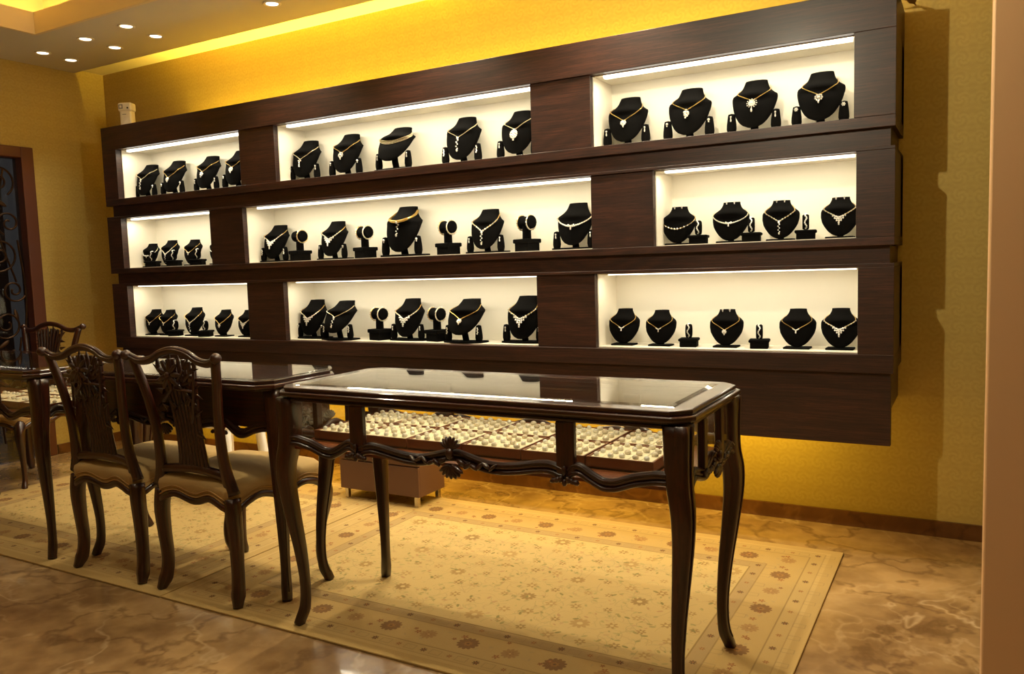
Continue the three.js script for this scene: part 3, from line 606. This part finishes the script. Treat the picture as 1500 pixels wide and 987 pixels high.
makeChair('carved dark wood chair drawn up to the solid table, on its door side', [-3.258, 0.009, 1.768], 0);
makeChair('carved dark wood chair behind the door-side showcase, facing the room', [-5.42, 0.0, 1.12], Math.PI + 0.2);

// ---------------------------------------------------------------- drawer unit and stool
{
  const t = thing('drawer_unit', 'low brown drawer unit on steel legs behind the showcase', 'drawer unit', [-2.84, 0, 0.527]);
  const hx = 0.275, hz = 0.123;
  part('body', bx(-hx, hx, 0.066, 0.30, -hz, hz - 0.016, 0.003), M.drawer, t);
  part('top', bx(-hx - 0.004, hx + 0.004, 0.30, 0.316, -hz - 0.004, hz + 0.004, 0.003), M.drawer, t);
  for (const [a, b] of [[0.068, 0.232], [0.238, 0.298]]) { const d = part('drawer_front', bx(-hx, hx, a, b, hz - 0.016, hz, 0.002), M.drawer, t); if (a < 0.1) part('handle', bx(0.02, 0.045, 0.18, 0.205, hz, hz + 0.006, 0.001), M.steel, d); }
  for (const sx of [-1, 1]) for (const sz of [-1, 1]) part('leg', bx(sx * (hx - 0.03) - 0.012, sx * (hx - 0.03) + 0.012, 0, 0.066, sz * (hz - 0.025) - 0.012, sz * (hz - 0.025) + 0.012, 0.002), M.steel, t, 'square steel leg');
}
{
  const t = thing('stool', 'white stool standing behind the solid table', 'stool', [-3.76, 0.009, 0.88]);
  part('seat', bx(-0.17, 0.17, 0.43, 0.47, -0.16, 0.16, 0.012), M.white, t);
  for (const sx of [-1, 1]) for (const sz of [-1, 1]) part('leg', loft(curve([[sx * 0.13, 0.43, sz * 0.12], [sx * 0.15, 0.2, sz * 0.135], [sx * 0.17, 0, sz * 0.15]], 6), () => [0.02, 0.028], { sides: 8, n: 4 }), M.white, t);
  for (const sx of [-1, 1]) part('stretcher', bx(sx * 0.155 - 0.012, sx * 0.155 + 0.012, 0.13, 0.16, -0.12, 0.12, 0.003), M.white, t);
}

// ---------------------------------------------------------------- on top of the cabinet
{
  const t = thing('air_freshener', 'white automatic air freshener standing on top of the cabinet', 'dispenser', [-5.262, ROWS.A.t, 0.30], 0.45);
  part('body', new RoundedBoxGeometry(0.085, 0.135, 0.065, 3, 0.012).translate(0, 0.0675, 0), M.white, t);
  part('head', new RoundedBoxGeometry(0.1, 0.062, 0.075, 3, 0.014).translate(0, 0.15, 0.002), M.white, t);
  const sc = part('sensor_window', bx(-0.04, -0.01, 0.137, 0.167, 0.0385, 0.0412), M.grey, t, 'grey square window');
  part('window_inner', bx(-0.033, -0.017, 0.144, 0.16, 0.0412, 0.042), M.white, sc);
  part('nozzle', new THREE.CylinderGeometry(0.006, 0.006, 0.006, 10).rotateX(Math.PI / 2).translate(0.025, 0.142, 0.04), M.black, t, 'black spray nozzle');
  part('print_mark', bx(-0.02, 0.008, 0.096, 0.101, 0.0322, 0.0328), M.grey, t, 'small grey print');
}
{
  const g = new THREE.PlaneGeometry(0.12, 0.09, 10, 8), p = g.attributes.position;
  for (let i = 0; i < p.count; i++) { const x = p.getX(i), y = p.getY(i); p.setXYZ(i, x + 0.012 * noise.noise(x * 40, y * 40, 1), 0.016 + 0.02 * Math.abs(noise.noise(x * 30, y * 30, 5)) - Math.max(0, x - 0.005) * 0.75, y); }
  g.computeVertexNormals();
  single('paper_scrap', g, M.scrap, 'crumpled brown paper scrap on the pillar end of the cabinet top', 'paper', [-0.272, ROWS.A.t - 0.002, 0.2]);
}

// ---------------------------------------------------------------- jewellery busts
// unit bust: body 1 high along its own axis, facing +z; kinds differ in outline
const KIND = {
  p: { w: [[0, 0.085], [0.05, 0.19], [0.12, 0.26], [0.25, 0.335], [0.38, 0.385], [0.52, 0.418], [0.62, 0.43], [0.68, 0.415], [0.73, 0.345], [0.79, 0.28], [0.87, 0.24], [0.95, 0.218], [1, 0.205]], lean: 0.4, df: 0.2, stem: 0.1 },
  c: { w: [[0, 0.09], [0.05, 0.21], [0.12, 0.29], [0.25, 0.375], [0.4, 0.43], [0.55, 0.46], [0.67, 0.47], [0.7, 0.44], [0.75, 0.36], [0.81, 0.29], [0.9, 0.25], [1, 0.22]], lean: 0.66, df: 0.2, stem: 0.2 },
  r: { w: [[0, 0.08], [0.05, 0.19], [0.12, 0.27], [0.25, 0.365], [0.36, 0.425], [0.5, 0.458], [0.63, 0.462], [0.7, 0.435], [0.76, 0.355], [0.82, 0.28], [0.88, 0.24], [0.95, 0.215], [1, 0.21]], lean: 0.26, df: 0.21, stem: 0.06 },
};
const stemKind = { p: 'p', c: 'p', r: 'r' };
function surf(kind, t, a, lift = 0) {
  const K = KIND[kind], w = lerpTable(K.w, t) + lift;
  const neck = clamp01((t - 0.58) / 0.2), d = K.df * Math.sin(Math.min(1, 0.25 + t * 1.35) * 1.57) * (1 - neck) + w * 0.9 * neck;
  const c = Math.cos(a), s = Math.sin(a);
  const z = (c > 0 ? (d * (0.35 + 0.65 * Math.min(1, w / 0.4)) + lift) * c : (0.07 * (1 - neck) + (w * 0.85 + lift) * neck) * c);
  const y = t;
  return V3(w * s, K.stem + y * Math.cos(K.lean), z - (y - 0.42) * Math.sin(K.lean));
}
function bustGeo(kind) {
  const R = 22, C = 28, pos = [], idx = [];
  for (let i = 0; i <= R; i++) { const t = Math.pow(i / R, 1.0); for (let j = 0; j < C; j++) { const q = surf(kind, t, j / C * 6.2832); pos.push(q.x, q.y, q.z); } }
  for (let i = 0; i < R; i++) for (let j = 0; j < C; j++) { const a = i * C + j, b = i * C + (j + 1) % C; idx.push(a, b, a + C, b, b + C, a + C); }
  for (const i of [0, R]) { const c = pos.length / 3; let m = V3(0, 0, 0); for (let j = 0; j < C; j++) m.add(V3(pos[(i * C + j) * 3], pos[(i * C + j) * 3 + 1], pos[(i * C + j) * 3 + 2])); m.divideScalar(C); pos.push(m.x, m.y + (i ? 0.008 : -0.008), m.z); for (let j = 0; j < C; j++) i ? idx.push(c, i * C + j, i * C + (j + 1) % C) : idx.push(c, (j + 1) % C, j); }
  const g = new THREE.BufferGeometry(); g.setAttribute('position', new THREE.Float32BufferAttribute(pos, 3)); g.setIndex(idx); g.computeVertexNormals(); return g;
}
const GEO = {};
for (const k of ['p', 'c', 'r']) {
  const K = KIND[k];
  GEO['bust_' + k] = bustGeo(k);
  GEO['stem_' + k] = loft([V3(0, 0.02, -0.05), V3(0, 0.2, 0.0), V3(0, K.stem + 0.28, 0.03)], () => [0.07, 0.075], { sides: 12, ref: V3(0, 0, 1) });
}
GEO.base_p = (() => { const s = new THREE.Shape(); const x = 0.5, z = 0.19; s.moveTo(-x, -z * 0.6); s.quadraticCurveTo(0, -z * 1.5, x, -z * 0.6); s.lineTo(x, z); s.lineTo(-x, z); s.closePath(); const g = new THREE.ExtrudeGeometry(s, { depth: 0.028, bevelEnabled: true, bevelSize: 0.012, bevelThickness: 0.008, bevelSegments: 2 }); g.rotateX(-Math.PI / 2); g.translate(0, 0.008, 0); return g; })();
GEO.base_r = new RoundedBoxGeometry(0.66, 0.05, 0.42, 2, 0.02).translate(0, 0.025, 0);
GEO.post = new THREE.LatheGeometry([[0.001, 0.03], [0.07, 0.035], [0.082, 0.06], [0.095, 0.12], [0.092, 0.2], [0.072, 0.36], [0.062, 0.4], [0.001, 0.415]].map(p => new THREE.Vector2(...p)), 14);
GEO.post.scale(1, 1, 0.7);
// chain on the surface: V from the neck sides down to point td at the middle
function chainPts(kind, td, ts, n, lift, round) {
  const P = [];
  for (let i = 0; i <= n; i++) { const u = i / n * 2 - 1, q = Math.abs(u), f = round ? Math.pow(q, 1.9) : Math.pow(q, 1.12); const t = td + (ts - td) * f; const a = u * 1.7 * (round ? 0.75 + 0.25 * q : 0.55 + 0.45 * q); P.push(surf(kind, t, a, lift)); }
  return P;
}
const chainGeo = (kind, td, ts, r, round) => loft(chainPts(kind, td, ts, 40, 0.012, round), () => [r, r], { sides: 6, ref: V3(0.01, 0.3, 1).normalize() });
const bead = (p, r, s = [1, 1, 1]) => { const g = new THREE.IcosahedronGeometry(r, 1); g.scale(...s); g.translate(p.x, p.y, p.z); return g; };
const noUv = L => mergeGeometries(L.map(g => { const q = g.index ? g.toNonIndexed() : g; for (const k of Object.keys(q.attributes)) if (k !== 'position' && k !== 'normal') q.deleteAttribute(k); return q; }), false);
function pendantGeo(kind, style, td) {       // gem cluster hanging from the chain point
  const L = [], at = (dx, dt) => { const w = surf(kind, td + dt, 0, 0.03); const q = surf(kind, td + dt, Math.asin(clamp01(Math.abs(dx) / Math.max(0.05, lerpTable(KIND[kind].w, td + dt)))) * Math.sign(dx), 0.03); return dx ? q : w; };
  const add = (dx, dt, r, s) => L.push(bead(at(dx, dt), r, s));
  if (style === 'round' || style === 'flower') { const R = style === 'flower' ? 0.055 : 0.045; add(0, -R, 0.034); for (let i = 0; i < 9; i++) { const a = i / 9 * 6.283; add(Math.cos(a) * R, -R + Math.sin(a) * R, 0.018); } add(0, -R * 2.6, 0.02, [0.8, 1.4, 0.8]); }
  if (style === 'sunburst') { add(0, -0.06, 0.036); for (let i = 0; i < 12; i++) { const a = i / 12 * 6.283; for (const q of [0.05, 0.085]) add(Math.cos(a) * q, -0.06 + Math.sin(a) * q, q < 0.06 ? 0.018 : 0.012); } add(0, -0.17, 0.014); add(0, -0.21, 0.025, [0.8, 1.3, 0.8]); }
  if (style === 'leaf') { add(0, 0, 0.02); for (const [x, y, r] of [[-0.02, -0.05, 0.032], [0.03, -0.06, 0.034], [-0.015, -0.1, 0.03], [0.02, -0.12, 0.026], [-0.005, -0.16, 0.02], [0.045, -0.09, 0.02]]) add(x, y, r); }
  if (style === 'drop') { add(0, -0.02, 0.028); for (let i = 1; i < 6; i++) { add(i % 2 ? 0.014 : -0.014, -0.02 - i * 0.048, 0.022 - i * 0.0015); } add(0, -0.3, 0.026, [0.8, 1.3, 0.8]); }
  if (style === 'cross') { for (const [x, y] of [[0, 0], [-0.03, -0.04], [0.03, -0.04], [0, -0.05], [0, -0.1], [0, -0.15], [0, -0.19]]) add(x, y, 0.02); }
  if (style === 'oval') { for (let i = 0; i < 14; i++) { const a = i / 14 * 6.283; add(Math.cos(a) * 0.07, -0.11 + Math.sin(a) * 0.09, 0.02); } for (const [x, y] of [[0, -0.11], [-0.03, -0.08], [0.03, -0.08], [-0.03, -0.14], [0.03, -0.14], [0, -0.06], [0, -0.16]]) add(x, y, 0.028); add(0, -0.24, 0.022); add(0, 0, 0.02); }
  if (style === 'bib') { for (const [row, n, r] of [[0.02, 7, 0.022], [-0.03, 5, 0.024], [-0.075, 3, 0.024], [-0.12, 1, 0.026], [-0.165, 1, 0.02]]) for (let i = 0; i < n; i++) add((i - (n - 1) / 2) * 0.045 + 0.0001, row + Math.abs(i - (n - 1) / 2) * 0.012, r); }
  if (style === 'small') { for (const [x, y] of [[-0.06, 0.03], [-0.03, 0.012], [0, 0], [0.03, 0.012], [0.06, 0.03], [0, -0.035], [0, -0.065]]) add(x + 0.0001, y, 0.019); }
  return noUv(L);
}
function collarGeo(kind, td, ts, step, r, round, size) {      // stones strung all along the chain
  const P = chainPts(kind, td, ts, 60, 0.022, round), L = [];
  for (let i = 8; i <= 52; i += step) { const k = 1 - Math.abs(i - 30) / 30; L.push(bead(P[i], r * (0.6 + 0.6 * k * size))); }
  return noUv(L);
}
const cache = {};
const memo = (k, f) => cache[k] || (cache[k] = f());
const STYLE = {   // name: [words, chain material, chain bottom, neck height, chain radius, pendant, collar step, round]
  round: ['gold chain with round drop pendant', 'gold', 0.44, 0.84, 0.009, 'round'], leafp: ['gold chain with leaf-shaped pendant', 'gold', 0.5, 0.84, 0.009, 'leaf'],
  sun: ['gold chain with sunburst pendant', 'gold', 0.54, 0.84, 0.008, 'sunburst'], flower: ['gold chain with flower pendant and drop', 'gold', 0.49, 0.84, 0.009, 'flower'],
  cross: ['gold chain with slim cross-like pendant', 'palegold', 0.47, 0.82, 0.009, 'cross'], drop: ['gold chain with long gem drop pendant', 'palegold', 0.5, 0.84, 0.009, 'drop'],
  oval: ['gold chain with large oval openwork pendant', 'palegold', 0.54, 0.86, 0.009, 'oval'], strands: ['several gold strands worn close to the neck', 'palegold', 0.52, 0.82, 0.008, null],
  bib: ['gold necklace with stepped gem bib', 'gold', 0.46, 0.84, 0.01, 'bib', 3], tennis: ['gem-set collar with small centre drop', 'palegold', 0.44, 0.8, 0.011, 'small', 2, true],
  spaced: ['gold necklace of spaced gem clusters', 'gold', 0.38, 0.76, 0.009, null, 4, true], vdrop: ['gold V necklace with gem tassel', 'gold', 0.43, 0.86, 0.011, 'drop', 3],
  bar: ['fine gold chain with small gem bar', 'gold', 0.45, 0.84, 0.008, 'small'], broad: ['broad gold collar with long gem tassel', 'gold', 0.66, 0.9, 0.03, 'drop', 0, true],
};
function necklace(kind, style, label, pos, scale, group) {
  const [, mat, td, ts, r, pend, step, round] = STYLE[style];
  const t = thing('necklace', label, 'necklace', pos, 0, group); t.scale.setScalar(scale);
  if (style === 'strands') for (let i = 0; i < 3; i++) part('strand', memo(kind + style + i, () => chainGeo(kind, td - i * 0.045 + 0.05, ts - i * 0.012, 0.009, true)), M[mat], t);
  else part('chain', memo(kind + style, () => chainGeo(kind, td, ts, r, round)), M[mat], t);
  if (pend) part('pendant', memo(kind + style + 'p', () => pendantGeo(kind, pend, td)), M.gem, t, 'pale gem pendant');
  if (step) part('stones', memo(kind + style + 's', () => collarGeo(kind, td, ts, step, 0.02, round, 1)), M.gem, t, 'row of set gems');
  return t;
}
const earGeo = {
  drop: noUv([bead(V3(0, 0, 0), 0.02), bead(V3(0, -0.035, 0), 0.014), bead(V3(0, -0.07, 0), 0.02, [0.8, 1.3, 0.8])]),
  long: noUv([0, 1, 2, 3, 4].map(i => bead(V3(i % 2 ? 0.006 : -0.006, -i * 0.032, 0.002 * i), 0.018))),
  star: noUv([bead(V3(0, 0, 0), 0.018), ...[0, 1, 2, 3, 4, 5].map(i => bead(V3(Math.cos(i * 1.047) * 0.026, Math.sin(i * 1.047) * 0.026, 0), 0.013))]),
  stud: noUv([bead(V3(0, 0, 0), 0.026), bead(V3(0, -0.04, 0), 0.016)]),
};
const COLN = ['door-end', 'middle', 'pillar-end'], ROWN = { A: 'top-row', B: 'middle-row', C: 'bottom-row' };
const ZD = { A: 0.275, B: 0.275, C: 0.295 };
// niche, [x, total height, kind, necklace style, earring style]
const BUSTS = {
  A1: [[-5.138, 0.241, 'p', 'drop', 'stud'], [-4.846, 0.243, 'p', 'round', 'stud'], [-4.501, 0.243, 'p', 'leafp', 'drop'], [-4.215, 0.253, 'p', 'flower', 'stud']],
  A2: [[-3.606, 0.253, 'p', 'cross', 'drop'], [-3.274, 0.258, 'p', 'flower', 'stud'], [-2.87, 0.25, 'c', 'strands', 'drop'], [-2.442, 0.262, 'p', 'drop', 'long'], [-2.09, 0.254, 'p', 'oval', 'drop']],
  A3: [[-1.477, 0.245, 'p', 'round', 'drop'], [-1.165, 0.247, 'p', 'leafp', 'stud'], [-0.863, 0.243, 'p', 'sun', 'drop'], [-0.578, 0.24, 'p', 'flower', 'star']],
  B1: [[-5.15, 0.17, 'r', 'tennis'], [-4.94, 0.185, 'r', 'vdrop'], [-4.7, 0.18, 'r', 'bar'], [-4.44, 0.178, 'r', 'tennis']],
  B2: [[-3.904, 0.237, 'p', 'bib', 'long'], [-3.412, 0.235, 'p', 'bib', 'stud'], [-2.855, 0.288, 'p', 'broad', 'stud'], [-2.309, 0.241, 'p', 'vdrop', 'drop'], [-1.775, 0.24, 'p', 'tennis', 'drop']],
  B3: [[-1.225, 0.184, 'r', 'spaced'], [-0.974, 0.19, 'r', 'tennis'], [-0.748, 0.183, 'r', 'vdrop'], [-0.496, 0.18, 'r', 'bib']],
  C1: [[-5.14, 0.183, 'r', 'bar'], [-4.985, 0.18, 'r', 'bar'], [-4.705, 0.196, 'r', 'vdrop'], [-4.411, 0.18, 'r', 'round'], [-4.185, 0.178, 'r', 'bib']],
  C2: [[-3.6, 0.241, 'p', 'bib', 'stud'], [-3.335, 0.234, 'c', 'drop', 'long'], [-2.85, 0.242, 'p', 'bib', 'drop'], [-2.425, 0.238, 'c', 'round', 'long'], [-2.08, 0.25, 'p', 'bib', 'drop']],
  C3: [[-1.507, 0.182, 'r', 'bar'], [-1.315, 0.174, 'r', 'bar'], [-0.993, 0.177, 'r', 'round'], [-0.672, 0.179, 'r', 'bar'], [-0.491, 0.181, 'r', 'bib']],
};
const unitH = k => KIND[k].stem + Math.cos(KIND[k].lean);
for (const [n, list] of Object.entries(BUSTS)) {
  const row = ROWN[n[0]], col = COLN[+n[1] - 1], y = ROWS[n[0]].ob + 0.004;
  list.forEach(([x, h, kind, style, ear], i) => {
    const s = h / unitH(kind), zb = ZD[n[0]] + (kind === 'c' ? 0.055 : h > 0.27 ? 0.03 : 0), pos = [x, y, zb], wh = `${ORD[i]} bust from door end, ${row} ${col} niche`;
    const t = thing('necklace_bust', kind !== 'r' ? `black velvet bust with earring posts, ${ORD[i]} from door end, ${row} ${col} niche` : `rounded black velvet bust, ${ORD[i]} from door end, ${row} ${col} niche`, 'bust', pos, 0, 'black jewellery busts');
    t.scale.setScalar(s);
    part('bust', GEO['bust_' + kind], M.velvet, t); part('stem', GEO['stem_' + kind], M.velvet, t); part('base', GEO['base_' + stemKind[kind]], M.velvet, t);
    const px = 0.415;
    if (kind !== 'r') for (const q of [-1, 1]) {
      const p = part('earring_post', GEO.post, M.velvet, t); p.position.set(q * px, 0, 0.06);
      const e = single('earring', earGeo[ear], M.gem, `gem earring on the ${q < 0 ? 'door' : 'pillar'}-side post, ${wh}`, 'earring', [x + q * px * s, y + 0.345 * s, zb + (0.06 + 0.062) * s], 0, `earrings in the ${row} ${col} niche`);
      e.scale.setScalar(s);
    }
    necklace(kind, style, `${STYLE[style][0]}, ${wh}`, pos, s, 'necklaces on the busts');
    if (n === 'B3' || (n === 'C3' && i === 2)) for (const q of [-1, 1]) {     // studs clipped on the neck top
      const p = surf('r', 0.985, q * 0.45, 0.012);
      const e = single('earring', earGeo.stud, M.gem, `gem stud on the ${q < 0 ? 'door' : 'pillar'}-side neck, ${wh}`, 'earring', [x + p.x * s, y + (p.y + 0.01) * s, ZD[n[0]] + p.z * s], 0, `earrings in the ${row} ${col} niche`); e.scale.setScalar(s);
    }
  });
}
// bracelet rolls (tall) and bracelet cushions (low)
const rollBar = (() => { const g = new THREE.LatheGeometry([[0.001, -0.046], [0.026, -0.046], [0.034, -0.042], [0.036, -0.022], [0.03, -0.016], [0.03, 0.016], [0.036, 0.022], [0.034, 0.042], [0.026, 0.046], [0.001, 0.046]].map(p => new THREE.Vector2(...p)), 22); g.rotateZ(Math.PI / 2); return g; })();
const plinth = (w, h, d) => merge([new RoundedBoxGeometry(w, h * 0.72, d, 2, 0.004).translate(0, h * 0.36, 0), new RoundedBoxGeometry(w * 1.16, h * 0.34, d * 1.16, 2, 0.006).translate(0, h * 0.83, 0)]);
const plinthTall = plinth(0.098, 0.066, 0.092), plinthLow = plinth(0.08, 0.042, 0.075);
const rollPost = new THREE.CylinderGeometry(0.022, 0.024, 0.115, 14).translate(0, 0.055 + 0.0575, 0);
const bangle = new THREE.TorusGeometry(0.0385, 0.0032, 8, 26).rotateY(Math.PI / 2);
const bangleGems = noUv(Array.from({ length: 16 }, (_, i) => bead(V3(0, Math.cos(i * 0.393) * 0.0405, Math.sin(i * 0.393) * 0.0405), 0.0036)));
const cuff = (() => { const P = []; for (let i = 0; i <= 20; i++) { const a = -1.35 + i / 20 * (Math.PI * 2 - 0.5) + 0; P.push(V3(0, 0.042 + 0.034 + Math.sin(a) * 0.03, Math.cos(a) * 0.024)); } return loft(P, () => [0.014, 0.005], { sides: 8, ref: V3(1, 0, 0) }); })();
const cuffGems = noUv(Array.from({ length: 16 }, (_, i) => { const a = -0.9 + i * 0.2; return bead(V3(0.004 * Math.sin(i * 1.1), 0.076 + Math.sin(a) * 0.0345, Math.cos(a) * 0.0285), 0.0038); }));
[['B2', -3.688, 1], ['B2', -3.16, 2], ['B2', -2.56, 2], ['B2', -2.055, 2], ['C2', -3.061, 2], ['C2', -2.645, 2]].forEach(([n, x, num], k) => {
  const y = ROWS[n[0]].ob + 0.004, z = ZD[n[0]] + 0.005, o = ORD[n === 'B2' ? k : k - 4], wh = `${o} roll stand from door end, ${ROWN[n[0]]} middle niche`;
  const t = thing('bracelet_stand', `black velvet bracelet roll on plinth, ${o} from door end, ${ROWN[n[0]]} middle niche`, 'stand', [x, y, z], -0.25, 'bracelet roll stands');
  part('plinth', plinthTall, M.velvet, t); part('post', rollPost, M.velvet, t);
  part('roll', rollBar.clone().translate(0, 0.155, 0), M.velvet, t);
  for (let i = 0; i < num; i++) {
    const off = num === 1 ? 0.033 : (i ? 0.034 : -0.034);
    const b = thing('bracelet', `${i ? 'gem-set' : 'gold'} bangle on the ${wh}`, 'bracelet', [x + Math.cos(0.25) * off, y + 0.153, z + Math.sin(0.25) * off], -0.25, 'bangles on the roll stands');
    part('hoop', bangle, i ? M.palegold : M.gold, b); part('stones', bangleGems, M.gem, b);
  }
});
[['B1', -5.06, 0.33], ['B1', -4.83, 0.33], ['B1', -4.585, 0.33], ['B3', -1.111, 0.33], ['B3', -0.866, 0.33], ['B3', -0.63, 0.33], ['C1', -4.865, 0.33], ['C1', -4.555, 0.33], ['C3', -1.169, 0.31], ['C3', -0.837, 0.31]].forEach(([n, x, z], k, all) => {
  const y = ROWS[n[0]].ob + 0.004, o = ORD[all.slice(0, k).filter(q => q[0] === n).length], wh = `${o} cushion from door end, ${ROWN[n[0]]} ${COLN[+n[1] - 1]} niche`;
  const turn = n[1] === '1' ? 0.5 : 0.15;
  const t = thing('bracelet_cushion', `black velvet bracelet cushion, ${o} from door end, ${ROWN[n[0]]} ${COLN[+n[1] - 1]} niche`, 'stand', [x, y, z], turn, 'black bracelet cushions');
  part('plinth', plinthLow, M.velvet, t); part('holder', cuff, M.velvet, t);
  const b = thing('bracelet', `gem bracelet wrapped on the ${wh}`, 'bracelet', [x, y, z], turn, 'bracelets on the cushions');
  part('stones', cuffGems, M.gem, b);
});

// ---------------------------------------------------------------- shadows
scene.traverse(o => {
  if (o.isMesh) { o.castShadow = true; o.receiveShadow = true; }
  if (o.isSpotLight || o.isPointLight) o.castShadow = true;
});
renderer.render(scene, camera);
